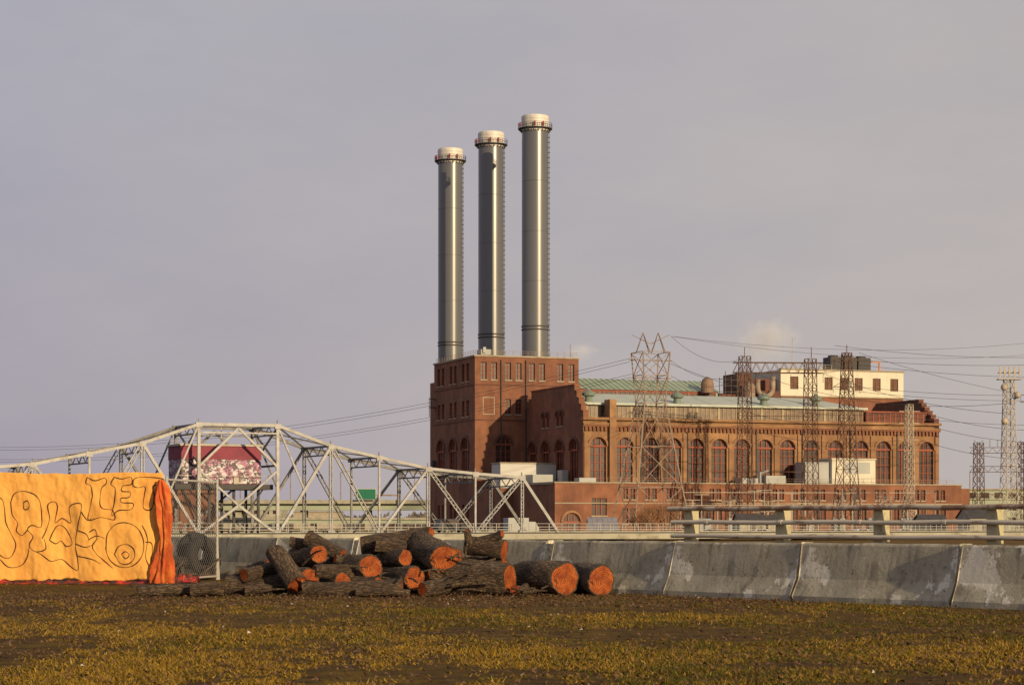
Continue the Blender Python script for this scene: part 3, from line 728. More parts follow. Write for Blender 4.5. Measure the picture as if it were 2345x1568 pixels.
B.bar((CH - 6.1, 1.45, 6.9), (CH + 6.6, 1.45, 6.9), .06); B.bar((CH + .3, 3, 10.8), (CH + .3, 3, 13), .1); B.box(CH + 1.6, CH + 2.3, 1.9, 2.14, 5.9, 6.8); B.obj('control_house_trim', pale_steel, BR)
e = empty('brick_gatehouse', (-44.2, 300, 0), .42)
wall('walls_front', rect(-4, 4, -3.5, 6.0), [(-2, 1.2, 1.2, 2, False), (1.5, 1.2, 1.2, 2, False)], lambda a, z, d: (a, d, z), .3, brick, e)
q = MB(); q.box(-4, 4, .35, 7, -3.5, 5.95); q.quad((-4, 0, -3.5), (-4, .35, -3.5), (-4, .35, 6), (-4, 0, 6)); q.quad((4, 0, -3.5), (4, .35, -3.5), (4, .35, 6), (4, 0, 6)); q.obj('walls', brick, e)
q = MB(); q.box(-4.3, 4.3, -.3, 7.3, 6.0, 6.4); q.obj('roof', dark_metal, e)

# ---------------------------------------------------------------- vehicles
def car(x, y, z, rz_, col, suv=False, name='parked_car'):
    e = empty(name, (x, y, z), rz_); hgt = 1.75 if suv else 1.42
    prof = [(-2.2, .3), (-2.25, .75), (-2.1, .95), (-1.35 if not suv else -2.0, 1.0), (-.75 if not suv else -1.8, hgt - .04), (.5, hgt), (1.15, 1.0), (2.05, .85), (2.25, .6), (2.2, .3)]
    body = MB(); n_ = len(prof)
    def hw(zz): return .88 if zz < 1.01 else .88 - .22 * (zz - 1.0) / (hgt - 1)
    Lf = [(a_, -hw(b3), b3) for a_, b3 in prof]; Rt = [(a_, hw(b3), b3) for a_, b3 in prof]
    body.quad(*Lf); body.quad(*Rt)
    for i in range(n_): j = (i + 1) % n_; body.quad(Lf[i], Lf[j], Rt[j], Rt[i])
    body.obj('body', M('car_paint', col, .3, .03, 1), e)
    wn = MB()
    for s_ in (-1, 1):
        wn.quad((-1.1 if not suv else -1.7, s_ * .885, 1.04), (.9, s_ * .885, 1.04), (.45, s_ * .72, hgt - .1), (-.7 if not suv else -1.6, s_ * .72, hgt - .1))
    wn.quad((1.17, -.75, 1.03), (1.17, .75, 1.03), (.55, .62, hgt - .05), (.55, -.62, hgt - .05)); wn.obj('windows', glass, e)
    wh = MB()
    for a_ in (-1.4, 1.4):
        for s_ in (-.9, .72): wh.tube([(a_, s_, .32), (a_, s_ + .2, .32)], .32, 16)
    wh.obj('wheels', rubber, e)
car(-8.0 + .0, 287.9, -.22, math.radians(25), (.02, .02, .025), True, 'suv')
car(44, 385, GB + .1, .1, (.55, .55, .56)); car(62.8, 392, GB + .1, .3, (.6, .6, .58)); car(30, 395, GB + .1, .2, (.3, .04, .03)); car(36, 392, GB + .1, .1, (.12, .13, .15)); car(72, 400, GB + .1, .1, (.5, .5, .52))
e = empty('box_truck', (.9, 335, GB + .4), .4)
q = MB(); q.box(-2.0, 1.4, -1.0, 1.0, .7, 2.9); q.obj('cargo_box', grey_metal, e)
q = MB(); q.box(1.45, 3.1, -1.0, 1.0, .5, 1.5); q.quad((1.45, -1, 1.5), (3.0, -1, 1.5), (2.5, -.95, 2.3), (1.45, -.95, 2.3)); q.quad((1.45, 1, 1.5), (3.0, 1, 1.5), (2.5, .95, 2.3), (1.45, .95, 2.3)); q.quad((1.45, -.95, 2.3), (2.5, -.95, 2.3), (2.5, .95, 2.3), (1.45, .95, 2.3)); q.quad((3.0, -1, 1.5), (3.0, 1, 1.5), (2.5, .95, 2.3), (2.5, -.95, 2.3)); q.obj('cab', grey_metal, e)
q = MB()
for a_ in (-1.2, 2.2):
    for s_ in (-1.0, .78): q.tube([(a_, s_, .45), (a_, s_ + .23, .45)], .45, 16)
q.box(-2.0, 1.45, -.5, .5, .45, .69); q.obj('wheels', rubber, e)

# ---------------------------------------------------------------- background
e = empty('elevated_highway', (0, 0, 0))
q = MB(); q.box(-500, 600, 740, 752, 5.2, 7.4); q.obj('upper_girder', girder_green, e)
q = MB(); q.box(-500, 600, 738, 754, 7.4, 7.9); q.box(-500, 600, 738, 738.4, 7.9, 8.7); q.box(-500, 600, 690, 702, 1.9, 2.6)
for x in range(-490, 600, 22): q.box(x, x + 2, 742, 750, -1.4, 5.2); q.box(x + 8, x + 9.4, 693, 700, -1.4, 0.9)
q.obj('deck_and_piers', concrete, e)
q = MB(); q.box(-500, 600, 690.5, 701.5, .9, 1.9); q.obj('lower_girder', girder_green, e)
e = empty('highway_sign', (0, 0, 0))
q = MB(); q.box(-52.6, -46.0, 736, 736.2, 8.9, 12.3); q.obj('panel', sign_green, e)
q = MB(); q.box(-52.75, -45.85, 736.22, 736.4, 8.75, 12.45); q.obj('border', white_metal, e)
q = MB(); q.box(-53.5, -38, 736.5, 737, 10, 10.5); q.bar((-38, 736.8, 7.9), (-38, 736.8, 12.5), .5); q.obj('gantry', galv, e)
for x in (-58, -75, -92, -33, 130, 155):
    q = MB(); q.bar((x, 739, 7.9), (x, 739, 18), .3); q.bar((x, 739, 18), (x + 2.4, 739, 18.5), .2); q.box(x + 2.2, x + 3.2, 738.8, 739.3, 18.4, 18.6); q.obj('street_lamp', galv)
def building(x0, x1, y, z1, mt, name, wn=True):
    e = empty(name, (x0, y, 0)); q = MB(); q.box(0, x1 - x0, 0, 25, GB, z1); q.obj('walls', mt, e)
    q = MB(); q.box(-.4, x1 - x0 + .4, -.4, 25.4, z1 + .01, z1 + .5); q.obj('roof', stone, e)
    if wn:
        q = MB()
        for z in np.arange(1, z1 - 2, 3.6):
            for x in np.arange(1.5, x1 - x0 - 2.5, 4): q.box(x, x + 2.4, -.08, -.02, z, z + 1.6)
        q.obj('windows', glass, e)
building(128, 150, 640, 10.5, girder_green, 'warehouse'); building(152, 200, 660, 8, M('grey_wall', (.3, .3, .3)), 'warehouse'); building(118, 128, 600, 5.5, white_metal, 'warehouse')
building(-120, -95, 900, 7, concrete, 'warehouse'); building(-88, -70, 880, 5.2, M('tan_wall', (.35, .3, .22)), 'warehouse')
q = MB()
for i in range(900):
    x = R.uniform(-900, 1100); y = 1450 + R.uniform(-40, 40); hh = 6 + 3 * noise.noise(Vector((x * .02, 0, 0)))
    for k in range(5):
        px, pz = x + R.uniform(-3, 3), R.uniform(0, hh); s_ = R.uniform(1, 2.6)
        q.quad((px - s_, y + R.uniform(-2, 2), pz - s_), (px + s_, y, pz - s_ * .5), (px + R.uniform(-s_, s_), y + 1, pz + s_))
q.obj('distant_trees', M('bare_woods', (.11, .095, .085), .95, .3, .05))

# steam
def steam(x, y, z, r, d):
    bpy.ops.mesh.primitive_ico_sphere_add(subdivisions=3, radius=1, location=(x, y, z)); o = bpy.context.object
    o.name = 'steam_plume'; o.scale = r
    m = bpy.data.materials.new('steam'); m.use_nodes = True; nt = m.node_tree; nt.nodes.clear()
    om = nt.nodes.new('ShaderNodeOutputMaterial'); pv = nt.nodes.new('ShaderNodeVolumePrincipled'); nt.links.new(pv.outputs[0], om.inputs['Volume'])
    pv.inputs['Color'].default_value = (1, 1, 1, 1); pv.inputs['Anisotropy'].default_value = -.55
    t = nt.nodes.new('ShaderNodeTexCoord'); nn = noise_node(nt, t.outputs['Object'], 1.6, 5, .6)
    ln = nt.nodes.new('ShaderNodeVectorMath'); ln.operation = 'LENGTH'; nt.links.new(t.outputs['Object'], ln.inputs[0])
    sub = nt.nodes.new('ShaderNodeMath'); sub.operation = 'SUBTRACT'; nt.links.new(nn.outputs['Fac'], sub.inputs[0])
    ml = nt.nodes.new('ShaderNodeMath'); ml.operation = 'MULTIPLY'; ml.inputs[1].default_value = .58; nt.links.new(ln.outputs['Value'], ml.inputs[0]); nt.links.new(ml.outputs[0], sub.inputs[1])
    m2 = nt.nodes.new('ShaderNodeMath'); m2.operation = 'MULTIPLY'; m2.use_clamp = False; m2.inputs[1].default_value = d; nt.links.new(sub.outputs[0], m2.inputs[0])
    mxx = nt.nodes.new('ShaderNodeMath'); mxx.operation = 'MAXIMUM'; mxx.inputs[1].default_value = 0; nt.links.new(m2.outputs[0], mxx.inputs[0])
    nt.links.new(mxx.outputs[0], pv.inputs['Density']); o.data.materials.append(m)
steam(70, 600, 51, (10, 8, 8), .22); steam(19, 600, 48, (5, 5, 3), .16)

# bare shrubs
def shrub(x, y, z, hh, n_=14):
    q = MB()
    def br(p, d, l, r, dep):
        e_ = p + d * l; q.tube([p, (p + e_) / 2 + Vector((R.uniform(-.05, .05) * l,) * 3), e_], [r, r * .8, r * .6], 4, cap=False)
        if dep:
            for k in range(3):
                nd = (d + Vector((R.uniform(-.6, .6), R.uniform(-.6, .6), R.uniform(-.1, .5)))).normalized(); br(p + d * l * R.uniform(.5, 1), nd, l * R.uniform(.5, .75), r * .6, dep - 1)
    for i in range(n_): br(Vector((x + R.uniform(-.8, .8), y + R.uniform(-.8, .8), z)), Vector((R.uniform(-.45, .45), R.uniform(-.4, .4), 1)).normalized(), hh * .45, .07, 3)
    q.obj('bare_shrub', twig)
shrub(25.5, 400, GB, 6.5); shrub(28.5, 402, GB, 7.5); shrub(23.5, 405, GB, 5)
shrub(46, 412, GB, 5); shrub(56, 420, GB, 5)

# ---------------------------------------------------------------- concrete barriers
cm, nt, b = new_mat('barrier_concrete'); v = coords(nt)
n1 = noise_node(nt, v, 1.6, 8, .65); n2 = noise_node(nt, v, 9, 8, .7); v2 = coords(nt, (3, 3, .6)); n3 = noise_node(nt, v2, 2.2, 6, .6)
oi = nt.nodes.new('ShaderNodeObjectInfo')
c = mixc(nt, ramp(nt, n1.outputs['Fac'], .35, .65).outputs[0], (.31, .275, .195, 1), (.45, .405, .30, 1))
c = mixc(nt, ramp(nt, n3.outputs['Fac'], .50, .68).outputs[0], c, (.19, .165, .12, 1))
sm_ = nt.nodes.new('ShaderNodeMath'); sm_.operation = 'ADD'; v3 = coords(nt, (1, 1, .8)); n5 = noise_node(nt, v3, 1.9, 10, .72)
nt.links.new(n5.outputs['Fac'], sm_.inputs[0]); s2_ = nt.nodes.new('ShaderNodeMath'); s2_.operation = 'MULTIPLY'; s2_.inputs[1].default_value = .10; nt.links.new(oi.outputs['Random'], s2_.inputs[0]); nt.links.new(s2_.outputs[0], sm_.inputs[1])
c = mixc(nt, ramp(nt, sm_.outputs[0], .60, .62).outputs[0], c, (.66, .61, .50, 1))
c = mixc(nt, ramp(nt, n2.outputs['Fac'], .58, .70).outputs[0], c, (.12, .108, .08, 1))
nt.links.new(c, b.inputs['Base Color']); b.inputs['Roughness'].default_value = .9
bp = nt.nodes.new('ShaderNodeBump'); bp.inputs['Strength'].default_value = .7; bp.inputs['Distance'].default_value = .03
nb = noise_node(nt, v, 16, 9, .72); nt.links.new(nb.outputs['Fac'], bp.inputs['Height']); nt.links.new(bp.outputs[0], b.inputs['Normal'])
js = [-5.0, -2.0, 1.0, 3.92, 6.68, 9.76, 12.7, 15.4, 18.1, 21.0, 24]
prof = [(-.305, 0), (-.305, .08), (-.19, .32), (-.10, .78), (-.075, .81), (.075, .81), (.10, .78), (.19, .32), (.305, .08), (.305, 0)]
for i in range(len(js) - 1):
    s0, s1 = js[i] + .035, js[i + 1] - .035
    if abs(js[i] - 6.68) < .01: s1 -= .12
    ln = s1 - s0; mid = (s0 + s1) / 2; q = MB(); ns = 24
    for k in range(ns + 1):
        xx = -ln / 2 + ln * k / ns
        for (py, pz) in prof:
            nn = noise.noise(Vector((xx * 2 + i * 9, py * 3, pz * 4))) * .014; edge = 1 - (.02 * R.random() if k in (0, ns) else 0)
            q.v.append((xx * (edge if k in (0, ns) else 1), py * 1.0 + nn, pz + (nn if pz > .7 else 0)))
    m_ = len(prof)
    for k in range(ns):
        for j in range(m_ - 1): a_ = k * m_ + j; q.f.append((a_, a_ + 1, a_ + m_ + 1, a_ + m_)); q.m.append(0)
    q.f.append(tuple(range(m_))); q.m.append(0); q.f.append(tuple(reversed(range(ns * m_, ns * m_ + m_)))); q.m.append(0)
    o = q.obj('concrete_barrier', cm, loc=(6.52 - .603 * mid + R.uniform(-.05, .05), 27.6 + .798 * mid + R.uniform(-.03, .03), 0), rot=(R.uniform(-.012, .012), 0, math.atan2(.798, -.603) + R.uniform(-.03, .03)))
    bv = o.modifiers.new('bevel', 'BEVEL'); bv.width = .012; bv.segments = 2; bv.limit_method = 'ANGLE'; bv.angle_limit = .6

# ---------------------------------------------------------------- pipe railing
PR = empty('pipe_railing', (4.9, 65, 0), math.atan2(-10, 8.6))
LN = 26
q = MB()
for z, r_ in ((1.10, .066), (.70, .064)):
    q.tube([(-.2 + k * LN / 20, 0, z + .012 * math.sin(k * 1.7)) for k in range(21)], r_, 12)
for x in np.arange(1.2, LN, 2.9): q.tube([(x, 0, 1.10), (x + .12, 0, 1.10)], .078, 12)
autosmooth(q.obj('rails', pipe_mat, PR))
q = MB(); q.tube([(-.35 + k * LN / 20, 0, 1.50 + .015 * math.sin(k * 2.1)) for k in range(21)], .07, 12); autosmooth(q.obj('top_rail', pipe_rust, PR))
q = MB()
ss = []
for p_ in (1570, 1780, 2005, 2265, 2560):
    qq = (p_ - 1172) / 5000; ss.append((65 * qq - 4.9) / (.652 + .758 * qq))
for s_ in ss: q.box(s_ - .16, s_ + .16, .08, .40, 0, 1.44); q.box(s_ - .18, s_ + .18, .06, .42, 1.44, 1.5)
o = q.obj('posts', post_mat, PR); bv = o.modifiers.new('bevel', 'BEVEL'); bv.width = .015

# ---------------------------------------------------------------- logs
bm_, nt, b = new_mat('bark'); v = coords(nt, (1, 1, .28))
vo = nt.nodes.new('ShaderNodeTexVoronoi'); vo.inputs['Scale'].default_value = 28; vo.feature = 'DISTANCE_TO_EDGE'
nn = noise_node(nt, v, 12, 6, .7); ad = nt.nodes.new('ShaderNodeVectorMath'); ad.operation = 'MULTIPLY_ADD'; ad.inputs[1].default_value = (.1, .1, .1)
nt.links.new(nn.outputs['Color'], ad.inputs[0]); nt.links.new(v, ad.inputs[2]); nt.links.new(ad.outputs[0], vo.inputs['Vector'])
n6 = noise_node(nt, v, 4, 6, .6)
c = mixc(nt, ramp(nt, n6.outputs['Fac'], .35, .65).outputs[0], (.07, .040, .024, 1), (.21, .14, .08, 1))
c = mixc(nt, ramp(nt, vo.outputs['Distance'], .0, .24).outputs[0], (.014, .009, .006, 1), c)
nt.links.new(c, b.inputs['Base Color']); b.inputs['Roughness'].default_value = .95
bp = nt.nodes.new('ShaderNodeBump'); bp.inputs['Strength'].default_value = 1; bp.inputs['Distance'].default_value = .035
nt.links.new(vo.outputs['Distance'], bp.inputs['Height']); nt.links.new(bp.outputs[0], b.inputs['Normal'])
em, nt, b = new_mat('cut_wood'); v = coords(nt, (1, 1, .2))
ln = nt.nodes.new('ShaderNodeVectorMath'); ln.operation = 'LENGTH'; mpp = coords(nt, (1, 1, 0)); nn = noise_node(nt, v, 6, 5, .6)
ad = nt.nodes.new('ShaderNodeVectorMath'); ad.operation = 'MULTIPLY_ADD'; ad.inputs[1].default_value = (.08, .08, 0); nt.links.new(nn.outputs['Color'], ad.inputs[0]); nt.links.new(mpp, ad.inputs[2]); nt.links.new(ad.outputs[0], ln.inputs[0])
wv = nt.nodes.new('ShaderNodeMath'); wv.operation = 'MULTIPLY'; wv.inputs[1].default_value = 200; nt.links.new(ln.outputs['Value'], wv.inputs[0])
sn = nt.nodes.new('ShaderNodeMath'); sn.operation = 'SINE'; nt.links.new(wv.outputs[0], sn.inputs[0])
c = mixc(nt, ramp(nt, nn.outputs['Fac'], .40, .60).outputs[0], (.17, .034, .009, 1), (.40, .105, .022, 1))
c = mixc(nt, ramp(nt, sn.outputs[0], .2, 1).outputs[0], c, (.14, .03, .010, 1))
n7 = noise_node(nt, v, 9, 4, .7); c = mixc(nt, ramp(nt, n7.outputs['Fac'], .56, .66).outputs[0], c, (.05, .018, .009, 1))
nt.links.new(c, b.inputs['Base Color']); b.inputs['Roughness'].default_value = .8; b.inputs['Specular IOR Level'].default_value = .2
bp = nt.nodes.new('ShaderNodeBump'); bp.inputs['Strength'].default_value = .4; bp.inputs['Distance'].default_value = .01
nt.links.new(n7.outputs['Fac'], bp.inputs['Height']); nt.links.new(bp.outputs[0], b.inputs['Normal'])
def log(p, q, r0, r1, seed, name='log', bend=.03):
    p = Vector(p); q = Vector(q); d = q - p; L_ = d.length; nr = max(8, int(L_ / .05)); ns = 36; mb = MB()
    for k in range(nr + 1):
        t = k / nr; rr = r0 + (r1 - r0) * t
        bx = bend * math.sin(math.pi * t) * math.cos(seed * 3); by = bend * math.sin(math.pi * t) * math.sin(seed * 3)
        for j in range(ns):
            a_ = 2 * math.pi * j / ns
            nz = .16 * noise.noise(Vector((math.cos(a_) * 1.2 + seed * 5, math.sin(a_) * 1.2, t * L_ * 1.5))) + .07 * noise.noise(Vector((math.cos(a_) * 5, math.sin(a_) * 5 + seed, t * L_ * 5)))
            nz += .09 * abs(noise.noise(Vector((math.cos(a_) * 9 + seed, math.sin(a_) * 9, t * L_ * 2.5))))
            R_ = rr * (1 + nz); zz = t * L_
            if k in (0, nr): R_ *= .965
            tilt = .12 * math.sin(seed * 7) * math.cos(a_) * R_ * (1 if k == 0 else 0)
            mb.v.append((R_ * math.cos(a_) + bx, R_ * math.sin(a_) + by, zz + tilt))
    for k in range(nr):
        for j in range(ns): mb.f.append((k * ns + j, k * ns + (j + 1) % ns, (k + 1) * ns + (j + 1) % ns, (k + 1) * ns + j)); mb.m.append(0)
    for base in (0, nr * ns):
        c0 = len(mb.v); mb.v.append((0, 0, L_ if base else 0)); ring2 = []
        for j in range(ns):
            vx = mb.v[base + j]; ring2.append(len(mb.v)); mb.v.append((vx[0] * .91, vx[1] * .91, vx[2]))
        for j in range(ns):
            mb.f.append((base + j, base + (j + 1) % ns, ring2[(j + 1) % ns], ring2[j])); mb.m.append(0)
            mb.f.append((ring2[j], ring2[(j + 1) % ns], c0)); mb.m.append(1)
    o = mb.obj(name, [bm_, em], smooth=False)
    o.location = p; o.rotation_mode = 'QUATERNION'; o.rotation_quaternion = d.to_track_quat('Z', 'Y')
    autosmooth(o, 50)
    return o
logs = [((.80, 32.9, .25), (.12, 33.8, .24), .255, .24), ((1.35, 32.9, .225), (.95, 34.0, .22), .235, .22),
        ((-.03, 32.85, .245), (-.97, 33.2, .245), .245, .25), ((-1.03, 32.95, .54), (-1.42, 33.9, .74), .23, .23),
        ((-1.47, 32.95, .26), (-2.0, 33.8, .26), .185, .18), ((-2.13, 33.0, .43), (-2.75, 33.9, .42), .19, .19),
        ((-3.04, 32.8, .24), (-3.5, 33.6, .22), .175, .18), ((-3.62, 33.2, .66), (-3.22, 32.75, .16), .14, .17),
        ((-2.98, 32.9, .36), (-2.2, 33.3, .34), .10, .12), ((-3.1, 32.35, .12), (-1.62, 32.3, .13), .115, .14),
        ((-3.15, 33.7, .86), (-2.6, 33.5, .60), .12, .10), ((-2.35, 34.0, .73), (-1.45, 34.0, .80), .15, .20),
        ((-1.25, 33.9, .96), (-1.75, 34.2, .84), .07, .09), ((-.72, 34.1, .74), (-.12, 33.9, .66), .14, .18),
        ((-.12, 33.95, .35), (-.75, 34.2, .34), .20, .22), ((-4.35, 33.2, .14), (-3.45, 33.3, .16), .15, .16), ((-4.25, 33.6, .30), (-3.5, 33.6, .32), .13, .13),
        ((-4.33, 32.4, .10), (-5.5, 32.1, .09), .09, .08), ((-4.25, 32.1, .11), (-4.72, 32.0, .10), .10, .09),
        ((-1.33, 32.35, .11), (-.98, 32.75, .15), .10, .12), ((-2.95, 33.4, .62), (-3.35, 34.1, .56), .15, .17),
        ((-.98, 34.3, .3), (-3.3, 34.2, .28), .28, .24), ((-1.3, 33.8, .2), (-2.5, 33.8, .2), .2, .2), ((-1.62, 33.25, .56), (-2.0, 33.9, .5), .13, .14),
        ((-2.55, 32.9, .2), (-3.0, 33.5, .2), .15, .16), ((-2.0, 32.75, .16), (-2.6, 33.2, .16), .13, .13), ((.05, 32.6, .09), (.2, 33.0, .1), .08, .09),
        ((-2.7, 33.3, .55), (-2.35, 33.5, .5), .07, .08), ((-.85, 33.9, .55), (-1.2, 34.2, .6), .15, .15), ((-4.0, 32.75, .08), (-3.6, 32.8, .08), .07, .07), ((-2.3, 32.1, .07), (-1.5, 32.15, .06), .06, .05),
        ((-.15, 33.75, .93), (-.5, 33.95, .80), .06, .08), ((-.70, 33.9, .98), (-.62, 34.0, .72), .05, .08), ((-4.05, 33.0, .3), (-3.6, 33.4, .42), .1, .09), ((-2.1, 33.6, .75), (-1.65, 33.7, .68), .11, .12),
        ((-3.75, 33.8, .44), (-4.3, 33.9, .2), .11, .10), ((-5.0, 32.55, .07), (-4.5, 32.7, .07), .065, .06), ((-3.45, 33.9, .80), (-2.9, 33.9, .74), .08, .09)]
for i, (p, q_, a_, b3) in enumerate(logs): log(p, q_, a_, b3, i * .37 + .2)
q = MB()
for i in range(90):
    x = R.uniform(-5.6, .6); y = R.uniform(32.0, 33.9); z = R.uniform(.02, .6 if -3.4 < x < 0 else .12); d = Vector((R.uniform(-1, 1), R.uniform(-.5, .5), R.uniform(-.2, .3))).normalized() * R.uniform(.15, .5)
    if z < .2: d.z = R.uniform(0, .05)
    q.tube([(x, y, z), Vector((x, y, z)) + d * .5 + Vector((0, 0, .02)), Vector((x, y, z)) + d], [.018, .014, .008], 6)
q.obj('fallen_branches', bm_)

# ---------------------------------------------------------------- tarp with graffiti
TP = empty('graffiti_tarp', (0, 39, 0))
def ty(x, z):
    f_ = (2.0 - z) / 2.0
    return .05 * math.sin(x * 2.1 + .6) + (.015 + .03 * f_) * math.sin(x * 7 + z * 1.2) + .05 * noise.noise(Vector((x * 1.5, z * 1.1, 2))) + .03 * noise.noise(Vector((x * 5 + z, z * 2.2, 7))) + .012 * noise.noise(Vector((x * 14, z * 9, 1)))
q = MB(); nx_, nz_ = 420, 80; x0, x1 = -14.0, -6.24
for j in range(nz_ + 1):
    for i in range(nx_ + 1):
        x = x0 + (x1 - x0) * i / nx_; t = j / nz_
        ph = ((x + 14) % 2.4) / 2.4
        top = 2.0 - .035 * math.sin(math.pi * ph) + .02 * noise.noise(Vector((x * 3, 0, 0))); bot = .07 + .07 * noise.noise(Vector((x * 2.2, 4, 0))) + .03 * noise.noise(Vector((x * 8, 4, 0)))
        z = bot + (top - bot) * t
        q.v.append((x, ty(x, z), z))
for j in range(nz_):
    for i in range(nx_): a_ = j * (nx_ + 1) + i; q.f.append((a_, a_ + 1, a_ + nx_ + 2, a_ + nx_ + 1)); q.m.append(0)
tm = M('tarp_fabric', (.72, .36, .075), .85, .08, .9, bump=.5, bscale=7, stain=(.54, .23, .04), sscale=1.6, sthr=(.48, .75), sstretch=(1.6, 1, .6))
o = q.obj('cloth', tm, TP, smooth=True); sl = o.modifiers.new('solid', 'SOLIDIFY'); sl.thickness = .006; sl.offset = 1
q = MB()
for x in np.arange(-14, -6, 2.4): q.tube([(x, .16, 0), (x, .16, 1.98)], .03, 10)
q.tube([(-14, .16, 1.93), (-6.3, .16, 1.93)], .025, 10); q.obj('fence_posts', galv, TP)
strokes = [
 # upper right tag: outlined block letters
 [(200,1092),(197,1106),(208,1112),(212,1135),(206,1165),(203,1190),(232,1184),(262,1189),(258,1168),(236,1164),(229,1150),(232,1118),(243,1106),(240,1094),(218,1100),(200,1092)],
 [(262,1092),(254,1108),(264,1118),(262,1150),(256,1180),(272,1168),(300,1166),(305,1152),(280,1150),(278,1140),(296,1138),(298,1126),(280,1124),(282,1112),(302,1108),(300,1092),(280,1096),(262,1092)],
 [(305,1112),(308,1096),(330,1092),(372,1096),(370,1110),(350,1112),(352,1140),(345,1166),(328,1162),(330,1135),(332,1114),(316,1116),(305,1112)],
 [(356,1118),(352,1150),(366,1156),(372,1130)],
 # lower right: rounded figure
 [(243,1250),(246,1222),(262,1202),(285,1196),(310,1204),(326,1226),(330,1256),(320,1282),(300,1296),(274,1297),(254,1284),(244,1264),(243,1250)],
 [(262,1268),(272,1250),(292,1246),(308,1258),(308,1278),(294,1290),(275,1288),(262,1268)],
 [(278,1268),(288,1262),(296,1270),(288,1278),(278,1268)],
 [(204,1218),(218,1212),(222,1232),(212,1250),(222,1268),(240,1284),(258,1300)],
 [(205,1234),(222,1226),(240,1232)],[(326,1202),(338,1232),(334,1272),(342,1294)],[(334,1240),(348,1246),(346,1290)],
 [(178,1214),(198,1222),(205,1238)],
 # large left tag
 [(-16,1150),(0,1140),(8,1160),(12,1195),(24,1222),(34,1248),(22,1276),(2,1272),(-14,1248),(-10,1222)],
 [(22,1150),(30,1130),(52,1124),(78,1132),(90,1148),(94,1180),(92,1206),(72,1202),(62,1212),(74,1228),(66,1248),(80,1262),(104,1256),(100,1232)],
 [(22,1150),(26,1178),(38,1196),(36,1215),(48,1225),(62,1212)],[(52,1150),(62,1146),(66,1160),(54,1166),(52,1150)],
 [(96,1232),(104,1214),(112,1186),(108,1156),(122,1148),(130,1160),(124,1196),(140,1186),(160,1196),(158,1160),(184,1152),(186,1170),(178,1204),(172,1244),(176,1272),(178,1304),(162,1298),(140,1280),(116,1284),(96,1270),(80,1262)],
 [(112,1236),(126,1206),(142,1204),(156,1222),(164,1244),(150,1250),(138,1238),(126,1244),(112,1236)],
 [(0,1280),(20,1298),(46,1294),(60,1276),(66,1250)],[(186,1170),(200,1190),(210,1186)],[(172,1244),(196,1252),(214,1246)],
 [(176,1272),(212,1280),(230,1290)],
 [(-60,1140),(-45,1200),(-70,1260),(-30,1290),(-12,1240)],[(-180,1150),(-150,1130),(-120,1180),(-150,1250),(-100,1280),(-80,1200)]]
def smooth_path(P_, n_=8):
    o_ = []
    for i in range(len(P_) - 1):
        a0 = P_[max(i - 1, 0)]; a1 = P_[i]; a2 = P_[i + 1]; a3 = P_[min(i + 2, len(P_) - 1)]
        for k in range(n_):
            t = k / n_
            o_.append(tuple(.5 * ((2 * a1[c_]) + (-a0[c_] + a2[c_]) * t + (2 * a0[c_] - 5 * a1[c_] + 4 * a2[c_] - a3[c_]) * t * t + (-a0[c_] + 3 * a1[c_] - 3 * a2[c_] + a3[c_]) * t ** 3) for c_ in (0, 1)))
    return o_ + [P_[-1]]
q = MB()
for st in strokes:
    pts = []
    for (a_, b3) in smooth_path(st):
        x = -9.14 + a_ * .0078; z = 2.0 - (b3 - 1080) * .0078
        pts.append((x, ty(x, z) - .005, z))
    q.tube(pts, [.009 + .003 * math.sin(k * .35) for k in range(len(pts))], 6)
q.obj('graffiti_lines', M('spray_paint', (.06, .022, .006), .9, .3, 5), TP)
# hanging red-orange fold
q = MB(); nr, na = 60, 120
for j in range(nr + 1):
    t = j / nr; z = 1.86 - 1.84 * t; cx = -6.25 + .09 * math.sin(t * 2.6) - .04 * t; wd = .03 + .13 * t ** .7 + .035 * math.sin(t * 8)
    for i in range(na):
        a_ = 2 * math.pi * i / na; rr = wd * (1 + .30 * math.sin(a_ * 5 + t * 3.5) + .22 * math.sin(a_ * 9 - t * 6) + .45 * noise.noise(Vector((math.cos(a_) * 2, math.sin(a_) * 2, t * 6))) + .16 * noise.noise(Vector((math.cos(a_) * 7, math.sin(a_) * 7, t * 20))))
        q.v.append((cx + rr * math.cos(a_), -.12 + .7 * rr * math.sin(a_), z))
for j in range(nr):
    for i in range(na): q.f.append((j * na + i, j * na + (i + 1) % na, (j + 1) * na + (i + 1) % na, (j + 1) * na + i)); q.m.append(0)
q.obj('hanging_fold', M('orange_red_fabric', (.42, .07, .012), .85, .35, 2, bump=.5, bscale=10, stain=(.60, .20, .03), sscale=3, sthr=(.5, .7)), TP, smooth=True)
q = MB()
for i in range(141):
    for k in range(9):
        x = -9.8 + 4.1 * i / 140; hh = .07 + .18 * noise.noise(Vector((x * 4, k * .7, 3))) + .05 * noise.noise(Vector((x * 13, k, 3)))
        yb = (-.12 if x < -6.5 else .5) + .05 * k
        q.v.append((x, yb + .05 * noise.noise(Vector((x * 3, k, 0))), max(-.01, hh * (math.sin(math.pi * k / 8) + .1) * (1.3 if x > -6.4 else .6))))
for i in range(140):
    for k in range(8): a_ = i * 9 + k; q.f.append((a_, a_ + 1, a_ + 10, a_ + 9)); q.m.append(0)
q.obj('red_plastic_netting', M('red_plastic', (.42, .025, .01), .6, .4, 8, stain=(.06, .02, .015), sscale=6, sthr=(.42, .52)), TP)

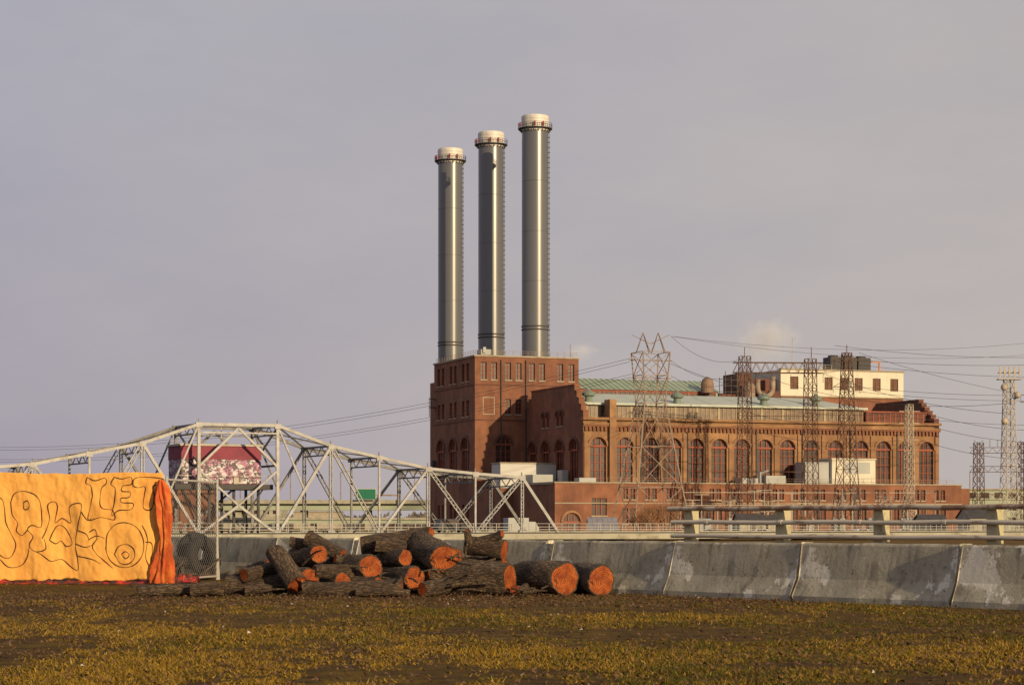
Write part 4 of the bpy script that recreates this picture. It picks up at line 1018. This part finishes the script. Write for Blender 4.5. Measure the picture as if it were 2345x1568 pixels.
# ---------------------------------------------------------------- chain-link fence
A0 = Vector((-6.22, 39.3, 0)); A1 = Vector((-5.66, 41.9, 0))
CF = empty('chain_link_fence', A0, math.atan2(A1.y - A0.y, A1.x - A0.x)); FL = (A1 - A0).length
q = MB(); Hh = 1.78; st = .11
k = -Hh
while k < FL:
    for sgn in (1, -1):
        xa, za, xb, zb = (k, .08, k + Hh, .08 + Hh) if sgn > 0 else (k, .08 + Hh, k + Hh, .08)
        def clip(xc, xa=xa, za=za, xb=xb, zb=zb): return za + (zb - za) * (xc - xa) / (xb - xa)
        if xb > FL: zb = clip(FL); xb2 = FL
        else: xb2 = xb
        za2, xa2 = (clip(0, xa, za, k + Hh, (.08 + Hh) if sgn > 0 else .08), 0) if xa < 0 else (za, xa)
        if xb2 > xa2: q.bar((xa2, 0, za2), (xb2, 0, zb), .0045)
    k += st
q.obj('mesh', M('fence_wire', (.13, .12, .11), .5, .1, 1), CF)
q = MB()
for x in (0, FL): q.tube([(x, 0, 0), (x, 0, 1.92)], .026, 10)
for z in (.07, 1.87): q.tube([(0, 0, z), (FL, 0, z)], .02, 10)
q.tube([(FL + .1, 0, 0), (FL + .02, 0.05, 1.95)], .02, 10)
q.obj('frame', M('galv_pipe', (.38, .36, .32), .45, .1, 2), CF)
def tyre(x, y, z, rx, rz_):
    q = MB(); n_, m_ = 48, 14; Rr, r_ = .30, .11
    for i in range(n_):
        a_ = 2 * math.pi * i / n_
        for j in range(m_):
            b3 = 2 * math.pi * j / m_; cc, s_ = math.cos(b3), math.sin(b3)
            ex = abs(cc) ** .6 * (1 if cc > 0 else -1); ey = abs(s_) ** .6 * (1 if s_ > 0 else -1)
            rr = Rr + r_ * ex + (.012 if (i % 2 and cc > .5) else 0)
            q.v.append((rr * math.cos(a_), r_ * .95 * ey, rr * math.sin(a_)))
    for i in range(n_):
        for j in range(m_): q.f.append((i * m_ + j, i * m_ + (j + 1) % m_, ((i + 1) % n_) * m_ + (j + 1) % m_, ((i + 1) % n_) * m_ + j)); q.m.append(0)
    q.obj('tyre', rubber, smooth=True, loc=(x, y, z), rot=(rx, 0, rz_))
tyre(-5.98, 42.3, .42, -.2, .9); tyre(-6.2, 42.9, .50, -.25, .7); tyre(-6.5, 42.2, .11, 1.57, 0); tyre(-6.55, 42.25, .33, 1.5, 0)
q = MB()
for i in range(34):
    x = R.uniform(-6.9, -5.7); y = R.uniform(41.6, 43.3); z = R.uniform(.03, .25); a_ = R.uniform(0, 3.1); l = R.uniform(.2, .6)
    q.bar((x, y, z), (x + l * math.cos(a_), y + .3 * l * math.sin(a_), z + R.uniform(-.02, .3)), R.uniform(.04, .14), .03)
q.obj('scrap_timber', M('scrap_wood', (.09, .06, .045), .9, .4, 3))
